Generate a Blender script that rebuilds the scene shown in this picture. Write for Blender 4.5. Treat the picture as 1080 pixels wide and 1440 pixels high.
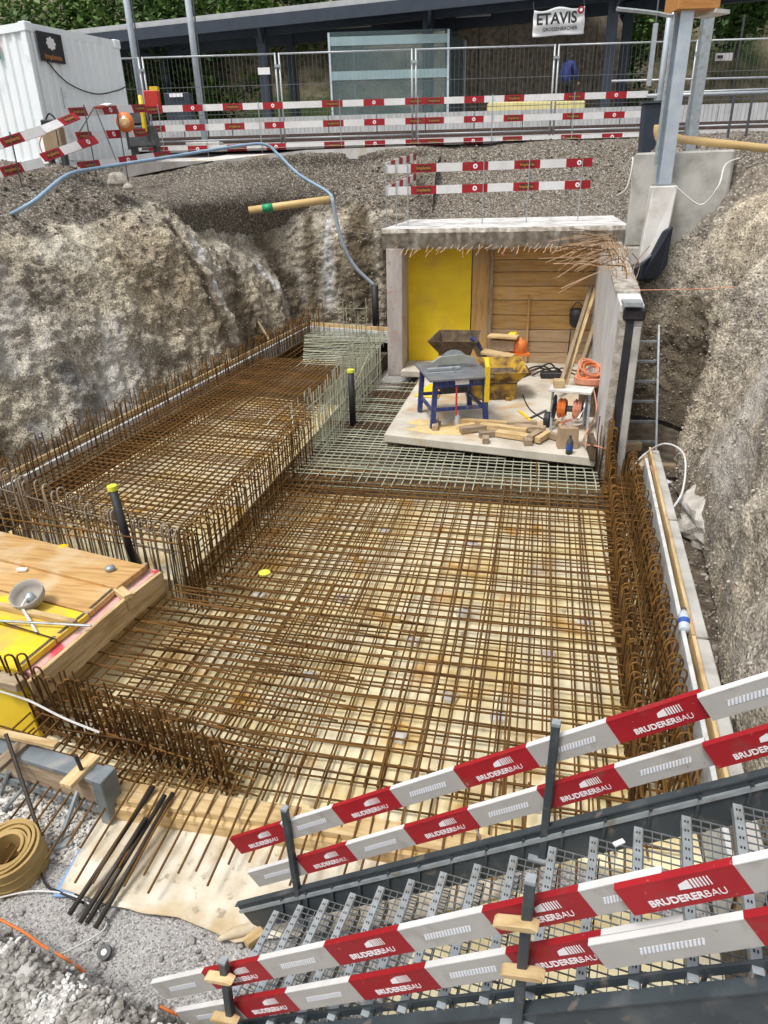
import bpy, math, random
import numpy as np
from mathutils import Vector, Matrix, noise, Quaternion
random.seed(7)
rnd = random.uniform
for o in list(bpy.data.objects): bpy.data.objects.remove(o)
SC = bpy.context.scene
COL = SC.collection

# ------------------------------------------------------------------ camera, sky, sun, exposure
CAM_H = 4.1
CAM_ROT = Matrix(((0.978889, -0.063589, 0.194248), (0.202707, 0.423809, -0.882777), (-0.026189, 0.903517, 0.427752)))
cam = bpy.data.cameras.new('camera')
cam.sensor_fit = 'VERTICAL'; cam.sensor_height = 36.0; cam.lens = 36.0 * 980 / 1440
cam.clip_start = 0.05; cam.clip_end = 500
camo = bpy.data.objects.new('camera', cam); COL.objects.link(camo)
camo.matrix_world = Matrix.Translation((0, 0, CAM_H)) @ CAM_ROT.to_4x4()
SC.camera = camo
SUN_EL, SUN_AZ = math.radians(64), math.radians(215)
w = bpy.data.worlds.new('World'); SC.world = w; w.use_nodes = True
nt = w.node_tree; bg = nt.nodes['Background']
sky = nt.nodes.new('ShaderNodeTexSky'); sky.sky_type = 'NISHITA'; sky.sun_disc = False
sky.sun_elevation = SUN_EL; sky.sun_rotation = SUN_AZ; sky.air_density = 1.0; sky.dust_density = 4.0; sky.ozone_density = 1.0
hs = nt.nodes.new('ShaderNodeHueSaturation'); hs.inputs['Saturation'].default_value = 0.25   # overcast: grey sky
nt.links.new(sky.outputs[0], hs.inputs['Color']); nt.links.new(hs.outputs[0], bg.inputs[0])
bg.inputs[1].default_value = 0.12
sl = bpy.data.lights.new('sun', 'SUN'); sl.energy = 1.5; sl.angle = math.radians(14); sl.color = (1, 0.96, 0.9)
so = bpy.data.objects.new('sun', sl); COL.objects.link(so)
sd = Vector((math.sin(SUN_AZ) * math.cos(SUN_EL), math.cos(SUN_AZ) * math.cos(SUN_EL), math.sin(SUN_EL)))
so.rotation_euler = sd.to_track_quat('Z', 'Y').to_euler(); so.location = (0, 0, 20)
SC.view_settings.view_transform = 'Standard'; SC.view_settings.look = 'None'
SC.view_settings.gamma = 1.0; SC.view_settings.use_curve_mapping = False
SC.view_settings.exposure = 0.6
SC.cycles.max_bounces = 6; SC.cycles.transparent_max_bounces = 8

# ------------------------------------------------------------------ measuring: where a point of the photograph (1080 x 1440) lies in the place
CAM_P = Vector((0, 0, CAM_H))
def _ray(px, py): return CAM_ROT @ Vector((px - 540, 720 - py, -980))
def PZ(px, py, z): d = _ray(px, py); return CAM_P + d * ((z - CAM_H) / d.z)
def PY(px, py, y): d = _ray(px, py); return CAM_P + d * (y / d.y)
def PX(px, py, x): d = _ray(px, py); return CAM_P + d * (x / d.x)
UP = Vector((0, 0, 1))
RU = Vector((0.97923, 0.20277, 0)); RG = Vector((-0.20277, 0.97923, 0))      # along / across the railway
def RF(u, D, z): return RU * u + RG * D + Vector((0, 0, z))
def PD(px, py, D): d = _ray(px, py); return CAM_P + d * (D / d.dot(RG))

# ------------------------------------------------------------------ materials
def mat(name, cols, scale=6, rough=0.8, detail=6, metal=0, bump=0.0, bscale=40, stretch=None, rot=(0, 0, 0), spots=None, rand=0.0, spread=(0.3, 0.7), stain=None, dist=0.0, bdist=0.01):
    """cols: colours mixed by a noise; spots: (colour, scale, amount) speckle; stain: second large noise (colour, scale, lo, hi)."""
    m = bpy.data.materials.new(name); m.use_nodes = True
    N, L = m.node_tree.nodes, m.node_tree.links
    b = N['Principled BSDF']; b.inputs['Roughness'].default_value = rough; b.inputs['Metallic'].default_value = metal
    tc = N.new('ShaderNodeTexCoord'); mp = N.new('ShaderNodeMapping')
    if stretch:
        oi0 = N.new('ShaderNodeObjectInfo'); ml = N.new('ShaderNodeMath'); ml.operation = 'MULTIPLY'; ml.inputs[1].default_value = 37; L.new(oi0.outputs['Random'], ml.inputs[0])
        va = N.new('ShaderNodeVectorMath'); L.new(tc.outputs['Object'], va.inputs[0]); L.new(ml.outputs[0], va.inputs[1]); L.new(va.outputs[0], mp.inputs[0])
    else: L.new(tc.outputs['Object'], mp.inputs[0])
    if stretch: mp.inputs['Scale'].default_value = stretch
    mp.inputs['Rotation'].default_value = rot
    n = N.new('ShaderNodeTexNoise'); n.inputs['Scale'].default_value = scale; n.inputs['Detail'].default_value = detail; n.inputs['Distortion'].default_value = dist
    L.new(mp.outputs[0], n.inputs['Vector'])
    r = N.new('ShaderNodeValToRGB'); cr = r.color_ramp
    k = len(cols)
    while len(cr.elements) < k: cr.elements.new(0.5)
    for i, c in enumerate(cols):
        cr.elements[i].position = spread[0] + (spread[1] - spread[0]) * (i / max(k - 1, 1)); cr.elements[i].color = (*c, 1)
    L.new(n.outputs[0], r.inputs[0]); out = r.outputs[0]
    def mix(a, col, fac):
        x = N.new('ShaderNodeMix'); x.data_type = 'RGBA'
        L.new(fac, x.inputs['Factor']); L.new(a, x.inputs['A']); x.inputs['B'].default_value = (*col, 1)
        return x.outputs['Result']
    for st in ([stain] if stain and not isinstance(stain, list) else (stain or [])):
        c, s, lo, hi = st
        q = N.new('ShaderNodeTexNoise'); q.inputs['Scale'].default_value = s; q.inputs['Detail'].default_value = 5; q.inputs['Distortion'].default_value = 0.4
        L.new(tc.outputs['Object'], q.inputs['Vector'])
        mr = N.new('ShaderNodeMapRange'); mr.inputs['From Min'].default_value = lo; mr.inputs['From Max'].default_value = hi
        L.new(q.outputs[0], mr.inputs['Value']); out = mix(out, c, mr.outputs[0])
    for sp in ([spots] if spots and not isinstance(spots, list) else (spots or [])):
        c, s, amt = sp
        v = N.new('ShaderNodeTexVoronoi'); v.inputs['Scale'].default_value = s
        L.new(tc.outputs['Object'], v.inputs['Vector'])
        sx = N.new('ShaderNodeSeparateColor'); L.new(v.outputs['Color'], sx.inputs[0])
        mr = N.new('ShaderNodeMapRange'); mr.inputs['From Min'].default_value = 1 - amt - 0.06; mr.inputs['From Max'].default_value = 1 - amt
        L.new(sx.outputs[0], mr.inputs['Value']); out = mix(out, c, mr.outputs[0])
    if rand:
        oi = N.new('ShaderNodeObjectInfo'); hv = N.new('ShaderNodeHueSaturation')
        mr = N.new('ShaderNodeMapRange'); mr.inputs['To Min'].default_value = 1 - rand; mr.inputs['To Max'].default_value = 1 + rand
        L.new(oi.outputs['Random'], mr.inputs['Value']); L.new(mr.outputs[0], hv.inputs['Value']); L.new(out, hv.inputs['Color']); out = hv.outputs[0]
    L.new(out, b.inputs['Base Color'])
    if bump:
        bn = N.new('ShaderNodeTexNoise'); bn.inputs['Scale'].default_value = bscale; bn.inputs['Detail'].default_value = 5
        L.new(mp.outputs[0], bn.inputs['Vector'])
        bp = N.new('ShaderNodeBump'); bp.inputs['Strength'].default_value = bump; bp.inputs['Distance'].default_value = bdist
        L.new(bn.outputs[0], bp.inputs['Height']); L.new(bp.outputs[0], b.inputs['Normal'])
    return m

M = {}
M['rust'] = mat('rusty_steel', [(0.05, 0.022, 0.005), (0.145, 0.066, 0.010), (0.25, 0.125, 0.020)], 9, 0.85, bump=0.4, bscale=120, rand=0.3)
M['rust_dark'] = mat('dark_rusty_steel', [(0.05, 0.022, 0.01), (0.13, 0.06, 0.02)], 9, 0.8, bump=0.3, bscale=120, rand=0.25)
M['pale_bar'] = mat('dusty_pale_steel', [(0.27, 0.29, 0.205), (0.43, 0.45, 0.345), (0.33, 0.29, 0.17)], 5, 0.8, bump=0.3, bscale=120, rand=0.2)
M['grey_bar'] = mat('dull_grey_steel', [(0.24, 0.19, 0.14), (0.36, 0.31, 0.25)], 9, 0.6, metal=0.2, rand=0.25)
M['tan_bar'] = mat('light_rusty_bar', [(0.40, 0.24, 0.13), (0.56, 0.40, 0.26)], 9, 0.8, rand=0.2)
M['black_bar'] = mat('dark_steel_rod', [(0.03, 0.028, 0.026), (0.07, 0.055, 0.045)], 9, 0.6, metal=0.3, rand=0.2)
M['blinding'] = mat('cream_blinding', [(0.72, 0.55, 0.25), (0.86, 0.73, 0.41), (0.88, 0.80, 0.56)], 1.6, 0.85, bump=0.2, bscale=30, spread=(0.3, 0.6), stain=[((0.66, 0.34, 0.05), 1.9, 0.55, 0.72), ((0.34, 0.26, 0.17), 5, 0.62, 0.75), ((0.52, 0.50, 0.46), 1.1, 0.60, 0.75)])
M['concrete'] = mat('grey_concrete', [(0.30, 0.29, 0.26), (0.45, 0.44, 0.41), (0.52, 0.51, 0.48)], 3, 0.85, bump=0.3, bscale=50, stain=((0.20, 0.18, 0.15), 2.2, 0.6, 0.8))
M['concrete_light'] = mat('light_concrete', [(0.48, 0.46, 0.43), (0.62, 0.60, 0.57), (0.70, 0.69, 0.66)], 3, 0.85, bump=0.25, bscale=50, stain=((0.50, 0.36, 0.20), 1.6, 0.56, 0.72))
M['concrete_rough'] = mat('broken_concrete', [(0.24, 0.21, 0.17), (0.42, 0.38, 0.32), (0.60, 0.57, 0.52)], 9, 0.95, bump=0.9, bscale=60, bdist=0.03)
M['slabtop'] = mat('weathered_slab_top', [(0.26, 0.25, 0.24), (0.58, 0.57, 0.55), (0.72, 0.71, 0.70)], 3, 0.9, stretch=(1, 3, 1), bump=0.3, bscale=40, spread=(0.38, 0.55))
M['pier'] = mat('pinkish_concrete', [(0.40, 0.35, 0.32), (0.56, 0.52, 0.49)], 5, 0.9, bump=0.4, bscale=60, stretch=(1, 1, .35), stain=[((0.46, 0.26, 0.22), 5, 0.58, 0.70), ((0.30, 0.28, 0.26), 9, 0.58, 0.72)])
M['white_wall'] = mat('white_concrete_wall', [(0.52, 0.51, 0.50), (0.66, 0.66, 0.66)], 2, 0.8, bump=0.1)
M['yellow_panel'] = mat('yellow_formwork_panel', [(0.86, 0.58, 0.015), (0.92, 0.68, 0.02)], 3, 0.5, stretch=(2, 1, 1), stain=[((0.70, 0.45, 0.06), 1.6, 0.52, 0.78)], bump=0.15)
M['yellow_deck'] = mat('worn_yellow_deck', [(0.80, 0.55, 0.02), (0.86, 0.66, 0.03)], 3, 0.55, stretch=(1, 5, 1), stain=[((0.58, 0.38, 0.14), 2.6, 0.5, 0.68)], bump=0.1, rand=0.06)
M['brown_deck'] = mat('worn_brown_deck', [(0.40, 0.22, 0.075), (0.56, 0.34, 0.13), (0.62, 0.42, 0.20)], 4, 0.55, stretch=(0.6, 5, 1), rot=(0, 0, 0.2), stain=[((0.62, 0.48, 0.30), 2.0, 0.52, 0.7)], bump=0.15, rand=0.06)
M['board_brown'] = mat('brown_formwork_board', [(0.42, 0.22, 0.065), (0.56, 0.32, 0.10), (0.60, 0.38, 0.14)], 4, 0.6, stretch=(0.7, 6, 6), rand=0.15, bump=0.15, stain=((0.48, 0.36, 0.24), 1.6, 0.52, 0.8))
M['board_grey'] = mat('dusty_formwork_board', [(0.42, 0.27, 0.14), (0.54, 0.39, 0.24)], 4, 0.7, stretch=(0.7, 6, 6), rand=0.1, bump=0.1)
M['timber'] = mat('sawn_timber', [(0.42, 0.27, 0.11), (0.58, 0.42, 0.21), (0.66, 0.51, 0.29)], 5, 0.75, stretch=(0.7, 6, 6), rand=0.15, bump=0.15, stain=((0.34, 0.22, 0.11), 2.3, 0.55, 0.75))
M['timber_old'] = mat('weathered_timber', [(0.24, 0.17, 0.10), (0.42, 0.33, 0.23)], 6, 0.85, stretch=(0.8, 6, 6), rand=0.2, bump=0.2)
M['pink'] = mat('pink_insulation', [(0.62, 0.30, 0.28), (0.70, 0.52, 0.46)], 6, 0.9, stain=((0.60, 0.08, 0.10), 3, 0.58, 0.66), bump=0.2)
M['white_strip'] = mat('white_insulation', [(0.48, 0.50, 0.50), (0.66, 0.68, 0.68)], 5, 0.8, bump=0.1, stain=((0.36, 0.29, 0.2), 4, 0.55, 0.75))
M['red'] = mat('red_paint', [(0.31, 0.005, 0.012), (0.37, 0.008, 0.015)], 5, 0.45, rand=0.1, stain=[((0.24, 0.045, 0.04), 9, 0.58, 0.78), ((0.42, 0.16, 0.14), 45, 0.68, 0.74)])
M['white'] = mat('white_paint', [(0.66, 0.65, 0.64), (0.76, 0.76, 0.75)], 5, 0.45, rand=0.06, stain=((0.55, 0.52, 0.48), 5, 0.62, 0.85))
M['boardgrey'] = mat('offwhite_paint', [(0.40, 0.385, 0.365), (0.46, 0.445, 0.42)], 7, 0.5, stain=[((0.31, 0.285, 0.25), 7, 0.56, 0.78), ((0.24, 0.22, 0.19), 40, 0.68, 0.76)])  # white paint with dirt, greyed to put shade on the board faces
M['reflect'] = mat('reflective_sticker', [(0.70, 0.75, 0.85), (0.85, 0.88, 0.92)], 300, 0.25, detail=0, stretch=(1, 0.2, 1), spread=(0.45, 0.55))
M['print_white'] = mat('white_print', [(0.82, 0.80, 0.82), (0.86, 0.85, 0.86)], 3, 0.5)
M['print_dark'] = mat('dark_print', [(0.05, 0.012, 0.008), (0.06, 0.02, 0.01)], 3, 0.5)
M['print_orange'] = mat('orange_print', [(0.5, 0.18, 0.03), (0.55, 0.22, 0.05)], 3, 0.5)
M['steel_dark'] = mat('dark_grey_coated_steel', [(0.030, 0.040, 0.048), (0.055, 0.070, 0.080)], 4, 0.5, bump=0.1, bscale=90, stain=[((0.11, 0.12, 0.125), 5, 0.58, 0.8), ((0.15, 0.13, 0.11), 11, 0.62, 0.74)])
M['galv'] = mat('galvanised_steel', [(0.30, 0.34, 0.36), (0.42, 0.46, 0.48)], 14, 0.45, metal=0.35, bump=0.05, rand=0.08, stain=((0.27, 0.24, 0.20), 9, 0.58, 0.74))
M['galv_post'] = mat('galvanised_post', [(0.42, 0.49, 0.56), (0.55, 0.61, 0.66)], 5, 0.45, metal=0.25)
M['mesh'] = mat('fence_wire', [(0.12, 0.13, 0.13), (0.18, 0.19, 0.19)], 9, 0.5, metal=0.4)
M['tube'] = mat('fence_tube', [(0.40, 0.43, 0.45), (0.50, 0.53, 0.55)], 9, 0.45, metal=0.3)
M['black'] = mat('black_rubber', [(0.012, 0.012, 0.014), (0.03, 0.03, 0.034)], 6, 0.6, bump=0.2)
M['bitumen'] = mat('black_bitumen', [(0.008, 0.012, 0.022), (0.016, 0.02, 0.03)], 6, 0.4, bump=0.25, bscale=12)
M['lime'] = mat('yellow_cap', [(0.62, 0.70, 0.05), (0.72, 0.78, 0.08)], 6, 0.5)
M['pipe_tan'] = mat('tan_pipe', [(0.62, 0.42, 0.18), (0.74, 0.54, 0.26)], 3, 0.5)
M['hose_blue'] = mat('blue_hose', [(0.22, 0.36, 0.52), (0.34, 0.48, 0.62)], 7, 0.5)
M['hose_white'] = mat('white_hose', [(0.60, 0.60, 0.58), (0.72, 0.72, 0.70)], 7, 0.5)
M['green'] = mat('green_sleeve', [(0.01, 0.28, 0.12), (0.02, 0.36, 0.17)], 6, 0.5)
M['orange'] = mat('orange_plastic', [(0.70, 0.16, 0.03), (0.78, 0.24, 0.05)], 6, 0.5)
M['cord'] = mat('salmon_cord', [(0.60, 0.22, 0.12), (0.70, 0.34, 0.22)], 8, 0.7)
M['blue_leg'] = mat('blue_machine_paint', [(0.02, 0.04, 0.16), (0.035, 0.06, 0.22)], 6, 0.5, stain=[((0.16, 0.15, 0.15), 12, 0.56, 0.7), ((0.14, 0.08, 0.05), 7, 0.62, 0.72)])
M['saw_top'] = mat('worn_steel_plate', [(0.17, 0.18, 0.20), (0.30, 0.31, 0.33)], 4, 0.4, metal=0.4, stain=((0.30, 0.24, 0.16), 4, 0.56, 0.8))
M['yellow'] = mat('yellow_paint', [(0.76, 0.50, 0.01), (0.84, 0.58, 0.02)], 5, 0.5, stain=((0.35, 0.25, 0.1), 9, 0.58, 0.74))
M['skip'] = mat('rusty_yellow_skip', [(0.10, 0.05, 0.025), (0.30, 0.18, 0.035), (0.52, 0.32, 0.03)], 5, 0.75, bump=0.3, spread=(0.38, 0.6))
M['soil_dark'] = mat('skip_contents', [(0.05, 0.035, 0.02), (0.16, 0.11, 0.07)], 9, 0.95, bump=0.5)
M['tan_roll'] = mat('tan_rubber_strip', [(0.34, 0.22, 0.07), (0.46, 0.32, 0.12)], 5, 0.6, bump=0.1)
M['membrane'] = mat('stained_cream_fleece', [(0.50, 0.42, 0.29), (0.66, 0.60, 0.48), (0.74, 0.70, 0.61)], 5, 0.9, bump=0.25, bscale=40, stain=[((0.46, 0.32, 0.14), 2.6, 0.5, 0.75), ((0.36, 0.30, 0.22), 14, 0.62, 0.72)])
M['blue_tape'] = mat('blue_sheet', [(0.20, 0.34, 0.58), (0.28, 0.42, 0.66)], 3, 0.5)
M['container'] = mat('white_container_paint', [(0.80, 0.86, 0.88), (0.86, 0.90, 0.91)], 2, 0.45, stain=((0.52, 0.58, 0.60), 2.2, 0.62, 0.9))
M['canopy'] = mat('dark_blue_grey_steel', [(0.018, 0.028, 0.045), (0.03, 0.042, 0.062)], 3, 0.5)
M['canopy_roof'] = mat('pale_roof_edge', [(0.36, 0.37, 0.38), (0.46, 0.47, 0.48)], 3, 0.6)
M['canopy_under'] = mat('dark_soffit', [(0.02, 0.022, 0.025), (0.035, 0.037, 0.04)], 3, 0.7)
M['platform'] = mat('platform_concrete', [(0.42, 0.43, 0.43), (0.58, 0.59, 0.59)], 3, 0.85, stretch=(3, 3, 0.5), stain=((0.28, 0.28, 0.28), 3, 0.6, 0.8))
M['rail'] = mat('brown_rail', [(0.05, 0.03, 0.025), (0.10, 0.06, 0.045)], 6, 0.6)
M['boardwall'] = mat('dark_stained_retaining_wall', [(0.10, 0.09, 0.07), (0.21, 0.18, 0.14), (0.28, 0.24, 0.19)], 2.0, 0.9, stretch=(3, 3, 0.25), bump=0.3, bscale=10)
M['hill'] = mat('brown_earth_slope', [(0.04, 0.036, 0.016), (0.20, 0.165, 0.10), (0.30, 0.25, 0.17)], 1.6, 0.95, detail=10, bump=0.8, bscale=6, bdist=0.2, stain=[((0.035, 0.06, 0.012), 0.16, 0.52, 0.62)])
M['wet_earth'] = mat('dark_wet_earth', [(0.05, 0.038, 0.026), (0.11, 0.085, 0.06), (0.17, 0.14, 0.105)], 5, 0.95, detail=9, bump=0.8, bscale=40, bdist=0.03)
M['leaf'] = mat('green_leaves', [(0.040, 0.10, 0.014), (0.085, 0.17, 0.026), (0.15, 0.24, 0.05)], 1.5, 0.6, spread=(0.35, 0.65))
M['leaf_dark'] = mat('dark_green_leaves', [(0.025, 0.06, 0.012), (0.055, 0.115, 0.02)], 1.5, 0.6)
M['grass'] = mat('grass_blades', [(0.035, 0.085, 0.012), (0.075, 0.14, 0.02)], 2, 0.7)
M['bark'] = mat('bark', [(0.05, 0.035, 0.025), (0.10, 0.08, 0.06)], 8, 0.9)
M['glass'] = mat('teal_glass', [(0.10, 0.16, 0.17), (0.15, 0.22, 0.23)], 1.2, 0.12)
M['glass'].node_tree.nodes['Principled BSDF'].inputs['Alpha'].default_value = 0.33
M['cloth_white'] = mat('white_banner_cloth', [(0.70, 0.72, 0.72), (0.78, 0.80, 0.80)], 3, 0.7, bump=0.2, bscale=6)
M['bench'] = mat('pale_yellow_cover', [(0.62, 0.54, 0.22), (0.72, 0.64, 0.32)], 5, 0.7, bump=0.3, bscale=14)
M['jacket'] = mat('blue_jacket', [(0.012, 0.025, 0.13), (0.02, 0.04, 0.19)], 6, 0.8)
M['trousers'] = mat('dark_trousers', [(0.015, 0.017, 0.022), (0.03, 0.03, 0.035)], 6, 0.8)
M['skin'] = mat('skin', [(0.42, 0.24, 0.17), (0.48, 0.29, 0.21)], 6, 0.6)
M['hair'] = mat('dark_hair', [(0.02, 0.015, 0.01), (0.04, 0.03, 0.02)], 6, 0.7)
M['plasticbottle'] = mat('clear_plastic', [(0.46, 0.52, 0.58), (0.60, 0.66, 0.72)], 8, 0.2)
M['label_blue'] = mat('blue_label', [(0.03, 0.08, 0.35), (0.05, 0.12, 0.42)], 8, 0.4)
M['dark_grey'] = mat('dark_grey_plastic', [(0.05, 0.055, 0.06), (0.09, 0.095, 0.10)], 8, 0.6)
M['cardboard'] = mat('cardboard', [(0.34, 0.24, 0.15), (0.42, 0.31, 0.20)], 8, 0.8)
M['lampgrey'] = mat('grey_concrete_dish', [(0.34, 0.31, 0.27), (0.44, 0.41, 0.37)], 6, 0.8, bump=0.2)
M['sawdust'] = mat('sawdust', [(0.60, 0.42, 0.18), (0.72, 0.55, 0.28)], 12, 0.95, bump=0.5)
M['redglow'] = mat('red_plastic', [(0.52, 0.03, 0.02), (0.6, 0.05, 0.03)], 4, 0.5)
M['grate'] = mat('grating_steel', [(0.14, 0.155, 0.16), (0.22, 0.24, 0.25)], 14, 0.5, metal=0.3)
M['slab'] = mat('dusty_beige_slab', [(0.40, 0.36, 0.29), (0.54, 0.50, 0.42), (0.60, 0.56, 0.48)], 2.5, 0.9, bump=0.25, bscale=40, stain=((0.46, 0.32, 0.17), 1.5, 0.54, 0.7))
M['asphalt'] = mat('asphalt', [(0.10, 0.10, 0.10), (0.16, 0.16, 0.155)], 8, 0.9, bump=0.3, spots=((0.26, 0.26, 0.25), 60, 0.1))
M['stone_light'] = mat('pale_stones', [(0.40, 0.37, 0.33), (0.60, 0.58, 0.53), (0.76, 0.74, 0.70)], 17, 0.85, detail=2, spread=(0.3, 0.65))
M['stone_lime'] = mat('lime_coated_stones', [(0.40, 0.385, 0.355), (0.56, 0.545, 0.515), (0.66, 0.65, 0.625)], 17, 0.9, detail=2, spread=(0.3, 0.6))
M['form_steel'] = mat('grey_form_steel', [(0.15, 0.18, 0.20), (0.24, 0.27, 0.29)], 6, 0.5, metal=0.2, stain=((0.34, 0.34, 0.33), 5, 0.55, 0.75))
M['stone_tan'] = mat('tan_bank_stones', [(0.22, 0.195, 0.155), (0.40, 0.36, 0.30), (0.54, 0.51, 0.46)], 17, 0.9, detail=2, spread=(0.3, 0.7))
M['loose_soil'] = mat('loose_brown_soil', [(0.09, 0.075, 0.055), (0.19, 0.16, 0.125), (0.30, 0.27, 0.225)], 14, 0.95, detail=9, bump=0.9, bscale=40, bdist=0.03, spots=((0.42, 0.40, 0.36), 40, 0.12))
M['stone_grey'] = mat('grey_stones', [(0.13, 0.12, 0.105), (0.28, 0.265, 0.24), (0.46, 0.44, 0.41)], 17, 0.85, detail=2, spread=(0.3, 0.68))
M['stone_brown'] = mat('brown_grey_stones', [(0.10, 0.08, 0.06), (0.21, 0.175, 0.135), (0.40, 0.37, 0.32)], 14, 0.9, detail=2, spread=(0.3, 0.7))
M['gravel'] = mat('light_gravel', [(0.31, 0.30, 0.29), (0.42, 0.41, 0.40)], 4, 0.95, bump=0.7, bscale=150, bdist=0.012, stain=[((0.27, 0.225, 0.17), 0.9, 0.55, 0.78), ((0.50, 0.49, 0.48), 2.2, 0.55, 0.75)], spots=[((0.54, 0.53, 0.52), 110, 0.24), ((0.20, 0.19, 0.18), 95, 0.18)])

def earth_material(name, pale, mid, dark, loose):
    """Bank of gravelly soil: point attributes say where it is loose gravel and where lime-white water has run down it."""
    m = bpy.data.materials.new(name); m.use_nodes = True
    N, L = m.node_tree.nodes, m.node_tree.links; b = N['Principled BSDF']; b.inputs['Roughness'].default_value = 0.95
    tc = N.new('ShaderNodeTexCoord')
    def noi(s, d=8, dist=0.0):
        n = N.new('ShaderNodeTexNoise'); n.inputs['Scale'].default_value = s; n.inputs['Detail'].default_value = d; n.inputs['Distortion'].default_value = dist
        L.new(tc.outputs['Object'], n.inputs['Vector']); return n.outputs[0]
    def ramp(v, stops):
        r = N.new('ShaderNodeValToRGB')
        while len(r.color_ramp.elements) < len(stops): r.color_ramp.elements.new(0.5)
        for e, (p, c) in zip(r.color_ramp.elements, stops): e.position = p; e.color = (*c, 1)
        L.new(v, r.inputs[0]); return r.outputs[0]
    def mix(a, bb, f, mode='MIX'):
        x = N.new('ShaderNodeMix'); x.data_type = 'RGBA'; x.blend_type = mode
        if hasattr(f, 'is_linked'): L.new(f, x.inputs['Factor'])
        else: x.inputs['Factor'].default_value = f
        L.new(a, x.inputs['A']); L.new(bb, x.inputs['B']); return x.outputs['Result']
    def rng(v, lo, hi):
        mr = N.new('ShaderNodeMapRange'); mr.inputs['From Min'].default_value = lo; mr.inputs['From Max'].default_value = hi; L.new(v, mr.inputs['Value']); return mr.outputs[0]
    def attr(n):
        a = N.new('ShaderNodeAttribute'); a.attribute_name = n; return a.outputs['Fac']
    face = ramp(noi(0.7, 7, 0.5), [(0.24, dark), (0.46, mid), (0.70, pale)])
    face = mix(face, ramp(noi(0.45, 4), [(0.4, (0.9, 0.8, 0.6)), (0.6, (0.5, 0.52, 0.55))]), 0.35, 'SOFT_LIGHT')
    fine = ramp(noi(34, 8), [(0.34, (0.22, 0.21, 0.20)), (0.5, (0.5, 0.5, 0.5)), (0.64, (0.84, 0.83, 0.80))])
    mps = N.new('ShaderNodeMapping'); mps.inputs['Scale'].default_value = (2.2, 2.2, 0.45); mps.inputs['Rotation'].default_value = (0, 0.35, 0); L.new(tc.outputs['Object'], mps.inputs[0])
    ns_ = N.new('ShaderNodeTexNoise'); ns_.inputs['Scale'].default_value = 1.6; ns_.inputs['Detail'].default_value = 8; ns_.inputs['Distortion'].default_value = 0.7; L.new(mps.outputs[0], ns_.inputs['Vector'])
    face = mix(face, ramp(ns_.outputs[0], [(0.36, (0.16, 0.14, 0.11)), (0.5, (0.5, 0.5, 0.5)), (0.64, (0.76, 0.75, 0.72))]), 0.42, 'OVERLAY')
    face = mix(face, fine, 0.6, 'OVERLAY')
    v = N.new('ShaderNodeTexVoronoi'); v.inputs['Scale'].default_value = 42; L.new(tc.outputs['Object'], v.inputs['Vector'])
    sp = N.new('ShaderNodeSeparateColor'); L.new(v.outputs['Color'], sp.inputs[0])
    peb = ramp(sp.outputs[0], [(0.0, loose[0]), (0.45, loose[1]), (0.8, loose[2]), (1.0, loose[3])])
    gm = rng(attr('loose'), 0.25, 0.75)
    pebbly = mix(face, peb, rng(noi(5, 3), 0.5, 0.75))
    pebbly = mix(face, pebbly, 0.4)
    col = mix(pebbly, peb, gm)
    col = mix(col, fine, 0.35, 'OVERLAY')
    lime = ramp(noi(30, 6), [(0.3, (0.45, 0.44, 0.42)), (0.7, (0.74, 0.73, 0.71))])
    col = mix(col, lime, attr('lime'))
    wet_shade = ramp(noi(12, 6), [(0.3, (0.05, 0.035, 0.018)), (0.7, (0.14, 0.105, 0.06))])  # wet brown, also painting the shade of hollows and ladder shaft into the bank
    col = mix(col, wet_shade, attr('wet'))
    gy = ramp(noi(20, 6), [(0.3, (0.10, 0.10, 0.098)), (0.7, (0.27, 0.27, 0.26))])
    col = mix(col, gy, attr('grey'))
    L.new(col, b.inputs['Base Color'])
    b1 = N.new('ShaderNodeBump'); b1.inputs['Strength'].default_value = 0.8; b1.inputs['Distance'].default_value = 0.03; L.new(noi(22, 9), b1.inputs['Height'])
    b2 = N.new('ShaderNodeBump'); b2.inputs['Strength'].default_value = 0.6; b2.inputs['Distance'].default_value = 0.015; L.new(v.outputs['Distance'], b2.inputs['Height']); L.new(b1.outputs[0], b2.inputs['Normal'])
    L.new(b2.outputs[0], b.inputs['Normal'])
    return m
LOOSE = ((0.06, 0.048, 0.036), (0.125, 0.105, 0.08), (0.215, 0.19, 0.155), (0.42, 0.40, 0.36))
M['earth'] = earth_material('gravelly_bank_earth', (0.47, 0.44, 0.375), (0.345, 0.31, 0.25), (0.18, 0.15, 0.11), LOOSE)
M['earth_grey'] = earth_material('grey_gravelly_earth', (0.40, 0.37, 0.32), (0.285, 0.255, 0.21), (0.15, 0.125, 0.095), LOOSE)

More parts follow.
